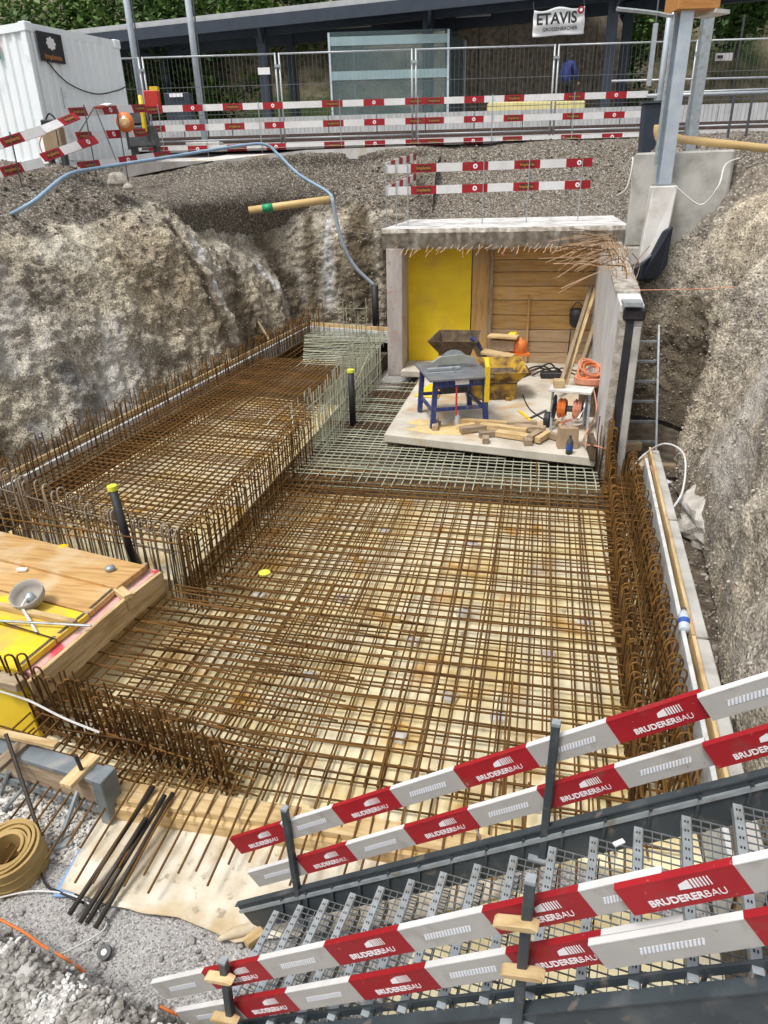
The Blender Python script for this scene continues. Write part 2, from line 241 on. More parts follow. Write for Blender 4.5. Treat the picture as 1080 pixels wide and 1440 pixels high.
# ------------------------------------------------------------------ mesh helpers
class MB:
    def __init__(s): s.v = []; s.f = []; s.m = []; s.frame = None; s.prims = 0
    def add(s, vs, fs, mi=0):
        s.prims += 1; k = len(s.v); s.v += [tuple(x) for x in vs]; s.f += [tuple(i + k for i in f) for f in fs]; s.m += [mi] * len(fs); return s
    def hexa(s, p, mi=0):   # 8 corners: bottom 0-3, top 4-7
        return s.add(p, [(0, 3, 2, 1), (4, 5, 6, 7), (0, 1, 5, 4), (1, 2, 6, 5), (2, 3, 7, 6), (3, 0, 4, 7)], mi)
    def box(s, c, d, rz=0, mi=0, taper=1.0):
        c = Vector(c); R = Matrix.Rotation(rz, 3, 'Z'); x, y, z = d[0] / 2, d[1] / 2, d[2] / 2; t = taper
        ax = [R @ Vector(q) for q in ((1, 0, 0), (0, 1, 0), (0, 0, 1))]; i = max(range(3), key=lambda k: d[k]); s.frame = (c, ax[i], ax[(i + 1) % 3], ax[(i + 2) % 3])
        return s.hexa([c + R @ Vector(q) for q in ((-x, -y, -z), (x, -y, -z), (x, y, -z), (-x, y, -z), (-x * t, -y * t, z), (x * t, -y * t, z), (x * t, y * t, z), (-x * t, y * t, z))], mi)
    def beam(s, a, b, w, h, up=(0, 0, 1), mi=0):  # box from a to b, w across, h along up; a and b are on its axis
        a, b = Vector(a), Vector(b); d = (b - a).normalized(); x = d.cross(Vector(up))
        if x.length < 1e-5: x = d.cross(Vector((1, 0, 0)))
        x.normalize(); u = x.cross(d); s.frame = ((a + b) / 2, d, u.cross(d), u); x = x * (w / 2); u = u * (h / 2)
        return s.hexa([a - x - u, a + x - u, b + x - u, b - x - u, a - x + u, a + x + u, b + x + u, b - x + u], mi)
    def tube(s, pts, r, n=6, mi=0, cap=True):
        pts = [Vector(p) for p in pts]; k = len(pts); base = []
        up = None
        for i, p in enumerate(pts):
            t = (pts[min(i + 1, k - 1)] - pts[max(i - 1, 0)]).normalized()
            if up is None: up = t.orthogonal().normalized()
            up = (up - t * up.dot(t)); up = up.normalized() if up.length > 1e-6 else t.orthogonal().normalized()
            q = t.cross(up); rr = r[i] if isinstance(r, (list, tuple)) else r
            base += [p + (up * math.cos(a) + q * math.sin(a)) * rr for a in (2 * math.pi * j / n for j in range(n))]
        fs = [(i * n + j, i * n + (j + 1) % n, (i + 1) * n + (j + 1) % n, (i + 1) * n + j) for i in range(k - 1) for j in range(n)]
        if cap: fs += [tuple(range(n))[::-1], tuple(range((k - 1) * n, k * n))]
        return s.add(base, fs, mi)
    def lathe(s, c, prof, n=16, mi=0, R=None):
        c = Vector(c); R = R or Matrix.Identity(3); vs = []
        for (r, z) in prof: vs += [c + R @ Vector((r * math.cos(2 * math.pi * j / n), r * math.sin(2 * math.pi * j / n), z)) for j in range(n)]
        k = len(prof); fs = [(i * n + j, i * n + (j + 1) % n, (i + 1) * n + (j + 1) % n, (i + 1) * n + j) for i in range(k - 1) for j in range(n)]
        fs += [tuple(range(n))[::-1], tuple(range((k - 1) * n, k * n))]
        return s.add(vs, fs, mi)
    def prism(s, poly, z0, z1, mi=0):
        k = len(poly); vs = [(p[0], p[1], z0) for p in poly] + [(p[0], p[1], z1) for p in poly]
        return s.add(vs, [tuple(range(k))[::-1], tuple(range(k, 2 * k))] + [(i, (i + 1) % k, k + (i + 1) % k, k + i) for i in range(k)], mi)
    def sides(s, mi):
        s.m = [m if i < 2 else mi for i, m in enumerate(s.m)]; return s
    def mesh(s, name, mats, smooth=False):
        me = bpy.data.meshes.new(name); me.from_pydata(s.v, [], s.f)
        for m in (mats if isinstance(mats, (list, tuple)) else [mats]): me.materials.append(M[m] if isinstance(m, str) else m)
        me.polygons.foreach_set('material_index', s.m)
        if smooth: me.polygons.foreach_set('use_smooth', [True] * len(s.f))
        me.update(); return me
    def build(s, name, mats, parent=None, smooth=False, bevel=0, local=False):
        if s.prims == 1 and s.frame and not local:      # a single board: its own axes, x along its length, so that the grain follows it
            c, X, Y, Z = s.frame; Q = Matrix((X, Y, Z)); s.v = [tuple(Q @ (Vector(p) - c)) for p in s.v]
            o = link(name, s.mesh(name, mats, smooth), parent, bevel, True)
            o.matrix_basis = Matrix.Translation(c - (world_loc(parent) if parent is not None else Vector())) @ Q.transposed().to_4x4(); return o
        return link(name, s.mesh(name, mats, smooth), parent, bevel, local)
def link(name, me, parent=None, bevel=0, local=False):
    o = bpy.data.objects.new(name, me); COL.objects.link(o)
    if parent is not None:
        o.parent = parent
        if not local: o.location = -world_loc(parent)
    if bevel:
        b = o.modifiers.new('edge', 'BEVEL'); b.width = bevel; b.segments = 1; b.limit_method = 'ANGLE'
    return o
def world_loc(o):
    p = Vector((0, 0, 0))
    while o is not None: p += o.location; o = o.parent
    return p
def tag(o, label=None, cat=None, group=None, kind=None):
    if label: o['label'] = label
    if cat: o['category'] = cat
    if group: o['group'] = group
    if kind: o['kind'] = kind
    return o
def thing(name, label, cat, loc=(0, 0, 0), group=None, rz=0):
    o = bpy.data.objects.new(name, None); COL.objects.link(o); o.location = loc; o.rotation_euler = (0, 0, rz); o.empty_display_size = 0.2
    return tag(o, label, cat, group)
def copy_tree(o, parent=None):
    c = o.copy(); COL.objects.link(c)
    if parent is not None: c.parent = parent
    for ch in list(o.children): copy_tree(ch, c)
    return c
def smooth_path(ctrl, n=8):
    P = [Vector(p) for p in ctrl]; out = []
    for i in range(len(P) - 1):
        p0, p1, p2, p3 = P[max(i - 1, 0)], P[i], P[i + 1], P[min(i + 2, len(P) - 1)]
        for j in range(n):
            t = j / n; out.append(0.5 * ((2 * p1) + (p2 - p0) * t + (2 * p0 - 5 * p1 + 4 * p2 - p3) * t * t + (3 * p1 - p0 - 3 * p2 + p3) * t ** 3))
    return out + [P[-1]]
# --- bars: one shared mesh per finish, stretched between two points
BARS = {}
def bar_mesh(m, v):
    if (m, v) not in BARS:
        rr = random.Random(v * 31 + 5); b = MB()
        ph = rr.uniform(0, 6.28)
        pts = [(0.9 * math.sin(i * 1.7 + ph) * (0 < i < 4), 0.9 * math.cos(i * 2.3 + ph) * (0 < i < 4), i / 4) for i in range(5)]
        n = 5; vs = []
        for p in pts: vs += [(p[0] + math.cos(2 * math.pi * j / n), p[1] + math.sin(2 * math.pi * j / n), p[2]) for j in range(n)]
        fs = [(i * n + j, i * n + (j + 1) % n, (i + 1) * n + (j + 1) % n, (i + 1) * n + j) for i in range(4) for j in range(n)]
        b.add(vs, fs + [tuple(range(n))[::-1], tuple(range(4 * n, 5 * n))])
        BARS[m, v] = b.mesh('rebar', m, smooth=True)
    return BARS[m, v]
def bar(a, b, r, parent, m='rust', name='rebar'):
    a, b = Vector(a), Vector(b); d = b - a
    o = bpy.data.objects.new(name, bar_mesh(m, random.randrange(4))); COL.objects.link(o)
    o.parent = parent; o.location = a - world_loc(parent); o.rotation_mode = 'QUATERNION'; o.rotation_quaternion = d.to_track_quat('Z', 'Y'); o.scale = (r, r, d.length)
    return o
HAIR = {}
def hairpin_mesh(m, h, w, r):
    k = (m, round(h, 2), round(w, 2), r)
    if k not in HAIR:
        pts = [(-w / 2, 0, 0), (-w / 2, 0, h - w / 2)] + [(-w / 2 * math.cos(a), 0, h - w / 2 + w / 2 * math.sin(a)) for a in (math.pi / 4, math.pi / 2, 3 * math.pi / 4)] + [(w / 2, 0, h - w / 2), (w / 2, 0, 0)]
        HAIR[k] = MB().tube(pts, r, 5).mesh('hairpin_bar', m, smooth=True)
    return HAIR[k]
def hairpin(p, h, w, r, parent, m='rust', rz=0, tilt=0, name='hairpin_bar', roll=0):
    o = bpy.data.objects.new(name, hairpin_mesh(m, h, w, r)); COL.objects.link(o); o.parent = parent
    o.location = Vector(p) - world_loc(parent); o.rotation_euler = (tilt, roll, rz); return o
# --- lettering
TXT = {}
def text_mesh(s, size, m, bold=0.0):
    k = (s, size, m, bold)
    if k not in TXT:
        cu = bpy.data.curves.new('lettering', 'FONT'); cu.body = s; cu.size = size; cu.align_x = 'CENTER'; cu.align_y = 'CENTER'; cu.offset = bold; cu.extrude = 0.0006; cu.resolution_u = 3
        ob = bpy.data.objects.new('lettering', cu); COL.objects.link(ob)
        me = bpy.data.meshes.new_from_object(ob.evaluated_get(bpy.context.evaluated_depsgraph_get())); bpy.data.objects.remove(ob)
        me.materials.clear(); me.materials.append(M[m]); TXT[k] = me
    return TXT[k]
def text_on(s, size, m, parent, c, right, up, bold=0.0, squash=1.0, name='lettering'):
    o = bpy.data.objects.new(name, text_mesh(s, size, m, bold)); COL.objects.link(o); o.parent = parent
    X = Vector(right).normalized(); Y = Vector(up).normalized(); Z = X.cross(Y).normalized(); Y = Z.cross(X)
    R = Matrix((X * squash, Y, Z)).transposed().to_4x4()
    o.matrix_local = Matrix.Translation(Vector(c) - world_loc(parent)) @ R
    return o

# ------------------------------------------------------------------ ground, banks, gravel
def catmull(A, n, axis):
    A = np.moveaxis(A, axis, 0); k = A.shape[0]; t = np.linspace(0, k - 1 - 1e-9, n); i = t.astype(int); u = (t - i).reshape(-1, *([1] * (A.ndim - 1)))
    g = lambda j: A[np.clip(j, 0, k - 1)]
    p0, p1, p2, p3 = g(i - 1), g(i), g(i + 1), g(i + 2)
    R = 0.5 * (2 * p1 + (p2 - p0) * u + (2 * p0 - 5 * p1 + 4 * p2 - p3) * u ** 2 + (3 * p1 - p0 - 3 * p2 + p3) * u ** 3)
    return np.moveaxis(R, 0, axis)
def smoothstep(x, a, b): t = np.clip((x - a) / (b - a), 0, 1); return t * t * (3 - 2 * t)
BANKPTS = {}
def bank(name, stations, prof, ns, ntt, amp, loose_z, lime=(), wet_shade=(), grey=(), label=None, seed=0, grid=None, em='earth'):
    G = np.zeros((len(stations), len(prof), 3)) if grid is None else np.array(grid, float)
    for i, (x, y, ox, oy, sc) in enumerate(stations if grid is None else ()):
        for j, (d, z) in enumerate(prof): G[i, j] = (x + ox * d * sc, y + oy * d * sc, z)
    A = catmull(catmull(G, ns, 0), ntt, 1)
    du = np.gradient(A, axis=0); dv = np.gradient(A, axis=1); nn = np.cross(du, dv); nn /= np.linalg.norm(nn, axis=2, keepdims=True) + 1e-9
    if nn[ns // 2, ntt // 4, 2] < 0: nn = -nn
    flat = A.reshape(-1, 3); disp = np.empty(len(flat))
    for k, p in enumerate(flat):
        v = Vector(p) + Vector((seed, 0, 0))
        big = noise.noise(v * 0.55) * 1.0 + noise.noise(Vector((v.x * 1.3, v.y * 1.3, v.z * 0.5))) * 0.75
        med = noise.noise(v * 2.6) * 0.36 + abs(noise.noise(Vector((v.x * 3.5, v.y * 3.5, v.z * 1.6)))) * 0.3
        fine = noise.noise(v * 7.5) * 0.13 + noise.noise(v * 16) * 0.07 + noise.noise(v * 33) * 0.05
        disp[k] = big * 0.62 + med * 0.62 + fine * 1.0
    disp = disp.reshape(ns, ntt)
    fade = smoothstep(np.linspace(0, 1, ntt), 0.0, 0.12)[None, :] * (1 - 0.75 * smoothstep(A[:, :, 2], loose_z, loose_z + 0.8))
    B = A + nn * (disp * amp * (0.25 + 0.75 * fade))[:, :, None]
    P = B.reshape(-1, 3)
    idx = np.arange(ns * ntt).reshape(ns, ntt)
    F = np.stack([idx[:-1, :-1], idx[1:, :-1], idx[1:, 1:], idx[:-1, 1:]], -1).reshape(-1, 4)
    me = bpy.data.meshes.new(name); me.from_pydata(P.tolist(), [], F.tolist()); me.polygons.foreach_set('use_smooth', [True] * len(F))
    me.materials.append(M[em]); me.update()
    wob = np.array([noise.noise(Vector(p) * 0.9) * 0.45 + noise.noise(Vector(p) * 3) * 0.2 for p in P])
    lo = smoothstep(P[:, 2] + wob, loose_z, loose_z + 0.3)
    def streaks(lst):
        out = np.zeros(len(P))
        for (x, y, x2, y2, z0, z1, wd, st) in lst:   # a streak from (x, y, z1) down to (x2, y2, z0)
            t = np.clip((P[:, 2] - z0) / (z1 - z0), 0, 1); cx = x2 + (x - x2) * t; cy = y2 + (y - y2) * t
            kx, ky = (1, .35) if y > 17.2 else (.35, 1)
            dd = np.hypot((P[:, 0] - cx) * kx, (P[:, 1] - cy) * ky) / (wd * (1.5 - 0.8 * t))
            fr = np.array([noise.noise(Vector((p[0] * 4, p[1] * 4, p[2] * 0.8))) for p in P]) * 0.6
            out = np.maximum(out, st * np.clip(1.5 * (1.1 - dd + fr), 0, 1) * smoothstep(P[:, 2], z0, z0 + 0.5) * (1 - smoothstep(P[:, 2], z1, z1 + 0.15)))
        return out
    for nm, val in (('loose', lo), ('lime', streaks(lime)), ('wet', streaks(wet_shade)), ('grey', streaks(grey))):
        a = me.attributes.new(nm, 'FLOAT', 'POINT'); a.data.foreach_set('value', val.astype(np.float32))
    o = bpy.data.objects.new(name, me); COL.objects.link(o); tag(o, label, None, None, 'structure')
    BANKPTS[name] = (P, lo); return o
ICO = None
def stones(name, pts, smin, smax, m, label=None, power=2.2, flat=0.75):
    global ICO
    if ICO is None:
        t = (1 + 5 ** .5) / 2
        V = np.array([(-1, t, 0), (1, t, 0), (-1, -t, 0), (1, -t, 0), (0, -1, t), (0, 1, t), (0, -1, -t), (0, 1, -t), (t, 0, -1), (t, 0, 1), (-t, 0, -1), (-t, 0, 1)]) / 1.9
        Fc = [(0, 11, 5), (0, 5, 1), (0, 1, 7), (0, 7, 10), (0, 10, 11), (1, 5, 9), (5, 11, 4), (11, 10, 2), (10, 7, 6), (7, 1, 8), (3, 9, 4), (3, 4, 2), (3, 2, 6), (3, 6, 8), (3, 8, 9), (4, 9, 5), (2, 4, 11), (6, 2, 10), (8, 6, 7), (9, 8, 1)]
        ICO = (V, np.array(Fc))
    rg = np.random.default_rng(len(pts)); V, Fc = ICO; n = len(pts); pts = np.asarray(pts)
    sz = smin + (smax - smin) * rg.random(n) ** power
    q = rg.normal(size=(n, 4)); q /= np.linalg.norm(q, axis=1, keepdims=True); a, b, c, d = q.T
    R = np.stack([np.stack([1 - 2 * (c * c + d * d), 2 * (b * c - a * d), 2 * (b * d + a * c)], -1), np.stack([2 * (b * c + a * d), 1 - 2 * (b * b + d * d), 2 * (c * d - a * b)], -1), np.stack([2 * (b * d - a * c), 2 * (c * d + a * b), 1 - 2 * (b * b + c * c)], -1)], 1)
    ax = np.stack([rg.uniform(0.7, 1.2, n), rg.uniform(0.6, 1.0, n), rg.uniform(0.4, 0.9, n)], -1)
    vv = (V[None] * (1 + rg.uniform(-0.16, 0.16, (n, 12, 1)))) * ax[:, None, :]
    vv = np.einsum('nij,nkj->nki', R, vv) * sz[:, None, None]; vv[:, :, 2] *= flat; vv += pts[:, None, :]
    F = (Fc[None] + (np.arange(n) * 12)[:, None, None]).reshape(-1, 3)
    me = bpy.data.meshes.new(name); me.from_pydata(vv.reshape(-1, 3).tolist(), [], F.tolist()); me.materials.append(M[m]); me.update()
    o = bpy.data.objects.new(name, me); COL.objects.link(o); return tag(o, label, None, None, 'stuff')

# one wide sheet at street level with the pit left open, and the pit bottom
g = MB(); Zg = 4.62; x0, x1, y0, y1 = -13.5, 7.5, -7, 20.3; O = 320
for a, b2, c, d in ((-O, -O, x0, O), (x1, -O, O, O), (x0, -O, x1, y0), (x0, y1, x1, O)): g.add([(a, b2, Zg), (c, b2, Zg), (c, d, Zg), (a, d, Zg)], [(0, 1, 2, 3)])
tag(g.build('ground', 'gravel'), 'wide gravelly street level ground round the open pit', None, None, 'structure')
g = MB().add([(-14, -7.5, -0.07), (8, -7.5, -0.07), (8, 21, -0.07), (-14, 21, -0.07)], [(0, 1, 2, 3)])
tag(g.build('pit_ground', 'gravel'), 'light grey gravel at the bottom of the pit', None, None, 'structure')
tag(MB().prism([(-3.92, 3.35), (1.45, 3.35), (1.45, 8.95), (-3.56, 8.95)], -0.2, 0.0).build('pit_floor', 'blinding'), 'cream blinding with rust stains under the reinforcement', None, None, 'structure')
tag(MB().prism([(-.75, 1.7), (1.42, 1.45), (1.42, 3.1), (-.3, 3.12)], -.2, -.058).build('pit_floor', 'blinding'), 'cream floor seen through the staircase grating', None, None, 'structure')
tag(MB().prism([(-3.52, 8.952), (1.45, 8.952), (1.2, 14.6), (-3.52, 14.6)], -0.2, -0.005).build('pit_ground', 'wet_earth'), 'dark earth under the pale bars before the tunnel slab', None, None, 'structure')
tag(MB().prism([(-6.3, 5.95), (-3.52, 5.85), (-3.52, 12.4), (-5.9, 12.9)], -0.2, 0.28).build('raised_pit_floor', 'blinding'), 'raised cream floor under the upper reinforcement', None, None, 'structure')
tag(MB().prism([(-5.9, 12.9), (-3.52, 12.4), (-3.52, 17.0), (-5.5, 17.0)], -0.2, 0.274).build('raised_pit_floor', 'wet_earth'), 'dark floor under the pale bars in the far corner', None, None, 'structure')
PROF_L = [(0, 0.45), (0.12, 0.95), (0.42, 1.7), (0.78, 2.5), (1.2, 3.15), (1.9, 3.6), (3.1, 4.2), (4.6, 4.62), (8.5, 4.72)]
ST_L = [(-7.1, 1, -1, 0, 1), (-6.8, 4, -1, 0, 1), (-6.55, 7, -1, 0, 1), (-6.4, 9, -1, 0, 1), (-6.25, 10.8, -1, 0, 0.95), (-5.95, 12.4, -1, 0, 0.75), (-5.95, 13.8, -1, 0, 0.75), (-6.25, 14.9, -1, 0, 0.9), (-6.1, 15.9, -0.95, 0.3, 0.8), (-5.75, 16.9, -0.8, 0.6, 0.8), (-5.1, 17.4, -0.35, 0.93, 0.55), (-4.2, 17.5, 0, 1, 0.45), (-3.4, 17.5, 0, 1, 0.42), (-2.6, 17.5, 0, 1, 0.42)]
bank('earth_bank', ST_L, PROF_L, 520, 230, 0.42, 3.35, lime=[(-6.5, 16.05, -6.1, 16.9, 0.9, 3.45, 0.17, 1.0), (-5.18, 17.9, -5.12, 17.6, 1.0, 3.6, 0.15, 0.9), (-6.8, 13.9, -6.4, 13.5, 1.7, 3.25, 0.22, 0.7), (-6.7, 14.6, -6.4, 14.6, 1.5, 3.2, 0.25, 0.5), (-7.5, 10.6, -7.0, 9.6, 0.6, 2.2, 0.5, 0.6), (-7.6, 8.7, -7.0, 7.6, 1.6, 3.1, 0.9, 0.45)],
     wet_shade=[(-6.8, 13.35, -6.4, 12.9, 0.5, 3.5, 0.22, 0.95), (-6.4, 15.3, -6.2, 15.2, 0.5, 3.3, 0.3, 0.85), (-6.1, 17.1, -5.8, 17.2, 0.5, 3.5, 0.45, 0.85), (-5.6, 17.9, -5.6, 17.5, 0.5, 3.4, 0.25, 0.8), (-4.4, 18.2, -4.3, 17.6, 0.5, 3.5, 0.5, 0.9), (-3.5, 18.2, -3.5, 17.6, 0.5, 3.3, 0.5, 0.9), (-6.9, 7.4, -6.7, 7.2, 0.5, 1.3, 0.4, 0.6), (-6.2, 11.6, -6.1, 12.2, 0.4, 1.3, 0.8, 0.6), (-7.4, 11.6, -7.0, 11.9, 2.0, 3.2, 0.18, 0.6)],  # these brown streaks also put shade into the grooves and the recessed corner
     grey=[(-7.0, 9.1, -6.9, 9.2, 0.75, 1.75, 0.42, 0.85), (-6.9, 8.0, -6.8, 8.0, 0.6, 1.2, 0.3, 0.7), (-7.4, 7.6, -7.2, 7.2, 2.2, 3.0, 0.7, 0.35)], label='tall gravelly earth bank along the raised reinforcement', seed=0)
PROF_B = [(-0.6, 3.1), (0, 3.3), (0.5, 3.55), (1.0, 3.95), (1.5, 4.4), (1.9, 4.78), (2.6, 4.95), (4, 5.0)]
bank('gravel_bank', [(x, 18.1 + 0.05 * x, 0, 1, 1) for x in (-3.9, -2.8, -1.5, 0, 1.5, 2.6, 3.6, 5, 7)], PROF_B, 240, 90, 0.2, 2.0, label='gravel slope between the tunnel roof and the fence', seed=30)
PROF_R = [(0, 0.15), (0.1, 0.8), (0.22, 1.5), (0.4, 2.2), (0.75, 2.85), (1.35, 3.3), (2.3, 3.62), (3.4, 3.85), (5.2, 4.2), (6.6, 4.66)]
ST_R = [(1.5, 1, 1, 0, 1), (1.6, 3.4, 1, 0, 1), (1.82, 5.5, 1, 0, 1), (2.05, 7.3, 1, 0, 1), (2.12, 8.7, 1, 0, 0.95), (2.1, 9.35, 1, 0, 0.75), (2.2, 9.7, 1, 0, 0.5), (2.7, 10.1, 1, 0, 0.3), (2.8, 10.9, 1, 0.05, 0.25), (2.72, 11.9, 0.95, 0.2, 0.25), (2.3, 12.65, 0.7, 0.7, 0.32), (1.85, 12.9, 0.35, 0.93, 0.42), (1.64, 13.0, 0.12, 1, 0.42)]
bank('earth_bank', ST_R, PROF_R, 360, 200, 0.26, 3.55, wet_shade=[(2.6, 10.9, 2.6, 10.9, -0.3, 2.3, 1.0, 0.75), (2.4, 12.6, 2.4, 12.6, -0.3, 2.2, 0.9, 0.75)], lime=[(2.6, 8.2, 2.3, 7.8, 0.6, 3.3, 0.6, 0.35)], grey=[(2.2, 6.4, 2.1, 6.2, 0.3, 1.2, 0.5, 0.5)], label='rough grey earth bank behind the ladder and the edge boards', seed=70, em='earth_grey')  # the low brown streaks paint the ladder shaft's shade onto the recess walls
# heap of washed gravel close to the camera
hv = []; NX, NY = 90, 70
for j in range(NY):
    for i in range(NX):
        x = -4.2 + 3.4 * i / (NX - 1); y = 0.4 + 2.0 * j / (NY - 1)
        e = 2.10 - 0.19 * (x + 2.65) + 0.05 * noise.noise(Vector((x * 4, 0, 8))) - y; z = max(-0.1, min(0.42, e * 2.2)) + 0.10 * max(0, min(e, 1.2))
        v = Vector((x, y, 0)); z += (0.08 * noise.noise(v * 3) + 0.05 * noise.noise(v * 8) + 0.02 * noise.noise(v * 20)) * (1 if z > -0.05 else 0)
        hv.append((x, y, z))
hf = [(j * NX + i, j * NX + i + 1, (j + 1) * NX + i + 1, (j + 1) * NX + i) for j in range(NY - 1) for i in range(NX - 1)]
M['heap'] = mat('limy_gravel', [(0.27, 0.255, 0.23), (0.40, 0.385, 0.36), (0.50, 0.485, 0.46)], 9, 0.95, bump=0.8, bscale=90, bdist=0.012, spread=(0.35, 0.6))
tag(MB().add(hv, hf).build('gravel_heap', 'heap', smooth=True), 'pale limy gravel heap beside the foot of the staircase', None, None, 'structure')
HV = np.array(hv); sel = HV[(HV[:, 2] > -0.04) & (HV[:, 0] > -3.1) & (HV[:, 0] < -1.0) & (HV[:, 1] > 0.95)]; rg = np.random.default_rng(3)
pk = sel[rg.integers(0, len(sel), 9500)] + rg.normal(size=(9500, 3)) * (0.02, 0.02, 0.004)
lime_m = np.array([noise.noise(Vector((p[0] * 3.2, p[1] * 3.2, 4))) for p in pk])
stones('loose_gravel', pk[lime_m < 0.0], 0.011, 0.028, 'stone_grey', 'grey and brown pebbles lying on the pale gravel heap', power=1.2)
stones('loose_gravel', pk[(lime_m >= 0.0)], 0.009, 0.022, 'stone_lime', 'whitish limy pebbles lying on the pale gravel heap', power=1.2)
pp_ = np.stack([rg.uniform(-3.9, -2.6, 2600), rg.uniform(2.75, 3.35, 2600), np.full(2600, -0.06)], -1)
stones('loose_gravel', pp_, 0.010, 0.024, 'stone_light', 'whitish pebbles under the struts of the steel edge form')
pp_ = np.stack([rg.uniform(-3.6, -0.8, 260), rg.uniform(1.4, 2.7, 260), np.full(260, -0.06)], -1)
stones('loose_gravel', pp_, 0.008, 0.03, 'stone_grey', 'odd bigger stones on the gravel by the fleece')
pp_ = np.stack([rg.uniform(-3.6, 0.6, 5200), rg.uniform(1.2, 3.1, 5200), np.full(5200, -0.066)], -1)
stones('loose_gravel', pp_, 0.003, 0.008, 'stone_light', 'fine light gravel strewn round the fleece and the staircase foot')
for nm, cnt, s0, s1, m, lb in (('earth_bank', 7000, 0.012, 0.06, 'stone_brown', 'loose brown grey stones on top of the tall earth bank'), ('gravel_bank', 5200, 0.012, 0.05, 'stone_brown', 'loose stones on the slope above the tunnel roof'), ('earth_bank', 9000, 0.006, 0.034, 'stone_tan', 'light pebbles caught on the face of the tall earth bank')):
    P, lo = BANKPTS[nm] if nm != 'earth_bank' else (np.array([v.co[:] for v in bpy.data.objects['earth_bank'].data.vertices]), None)
    if lo is None: lo = smoothstep(P[:, 2], 3.2, 3.7)
    cand = np.where(lo > 0.5)[0] if s1 > 0.05 or nm == 'gravel_bank' else np.where(lo < 0.5)[0]
    stones('loose_gravel', P[rg.choice(cand, cnt)] + rg.normal(size=(cnt, 3)) * 0.014, s0, s1, m, lb, power=3)
P = np.array([v.co[:] for v in bpy.data.objects['earth_bank.001'].data.vertices])
stones('loose_gravel', P[rg.integers(0, len(P), 9000)] + rg.normal(size=(9000, 3)) * 0.012, 0.006, 0.03, 'stone_tan', 'grey pebbles in the bank behind the ladder', power=3)
pp_ = np.stack([rg.uniform(1.62, 2.2, 900), rg.uniform(3.2, 10.4, 900), np.full(900, 0.06)], -1)
tag(MB().prism([(1.3, 2.6), (2.4, 2.6), (2.8, 13.8), (1.42, 13.8)], -0.1, 0.05).build('trench_bottom', 'wet_earth'), 'dark earth in the trench behind the edge boards', None, None, 'structure')
stones('loose_gravel', pp_, 0.012, 0.05, 'stone_brown', 'stones in the narrow trench behind the edge boards', power=3)
# pavement edge on top of the left bank, track bed, rails
pv = [PD(175, 250, 17.0), PD(300, 226, 18.4), PD(430, 211, 19.5), PD(585, 205, 19.9)]
mb = MB(); up = [RU * p.dot(RU) + RG * 20.9 for p in pv]
for i in range(3):
    a, b2 = pv[i], pv[i + 1]; c, d = up[i + 1], up[i]
    zt = 4.86; mb.hexa([(a.x, a.y, zt - .22), (b2.x, b2.y, zt - .2), (c.x, c.y, zt - .2), (d.x, d.y, zt - .2), (a.x, a.y, a.z), (b2.x, b2.y, b2.z), (c.x, c.y, 4.93), (d.x, d.y, 4.93)])
fg = []
for (a, lowpx, Dl) in ((PD(90, 268, 16.0), (90, 296), 13.6), (pv[0], (185, 292), 14.8), (pv[1], (300, 284), 16.9), (pv[2], (425, 278), 18.9), (pv[3], (560, 285), 19.3), (PD(640, 205, 20.0), (640, 292), 19.0)):
    lo_ = PD(*lowpx, Dl); a = Vector(a); bk = a + RG * 1.4; tp_ = a - UP * .03 + RG * .06
    fg.append([lo_ + RG * .5 - UP * .9, lo_ + RG * .12 - UP * .35, lo_, lo_.lerp(tp_, .33) + UP * .05, lo_.lerp(tp_, .68) - UP * .02, tp_, Vector((bk.x, bk.y, a.z - .1))])
bank('gravel_bank', [0] * 6, [0] * 7, 200, 70, 0.2, 1.0, label='dark loose gravel under the broken pavement edge', seed=90, grid=[[tuple(p) for p in r] for r in fg])
tag(mb.build('pavement', 'concrete_light'), 'pale broken edge of the pavement above the bank', None, None, 'structure')
q = [RF(-45, 19.9, 4.96), RF(45, 19.9, 4.96), RF(45, 25.2, 5.4), RF(-45, 25.2, 5.4)]
tag(MB().add(q, [(0, 1, 2, 3)]).build('track_bed', 'gravel'), 'gravel track bed in front of the platform', None, None, 'structure')
for D, z in ((22.6, 5.28), (24.05, 5.42)): tag(MB().beam(RF(-45, D, z), RF(45, D, z), 0.07, 0.14).build('rail', 'rail'), 'long brown railway rail in front of the platform', None, None, 'structure')
# platform with its edge slabs
pf = thing('platform', 'long pale concrete platform edge beyond the tracks', None, RF(0, 25, 5.4)); pf['kind'] = 'structure'
MB().hexa([RF(-45, 25.12, 5.0), RF(45, 25.12, 5.0), RF(45, 34, 5.0), RF(-45, 34, 5.0), RF(-45, 25.12, 6.0), RF(45, 25.12, 5.98), RF(45, 34, 6.0), RF(-45, 34, 6.0)]).build('platform_body', 'concrete', pf)
for i in range(34):
    u = -26 + 1.52 * i
    MB().hexa([RF(u, 24.98, 5.45), RF(u + 1.49, 24.98, 5.45), RF(u + 1.49, 25.11, 5.45), RF(u, 25.11, 5.45), RF(u, 24.95, 6.02), RF(u + 1.49, 24.95, 6.02), RF(u + 1.49, 25.6, 6.02), RF(u, 25.6, 6.02)]).build('platform_slab', 'platform', pf)
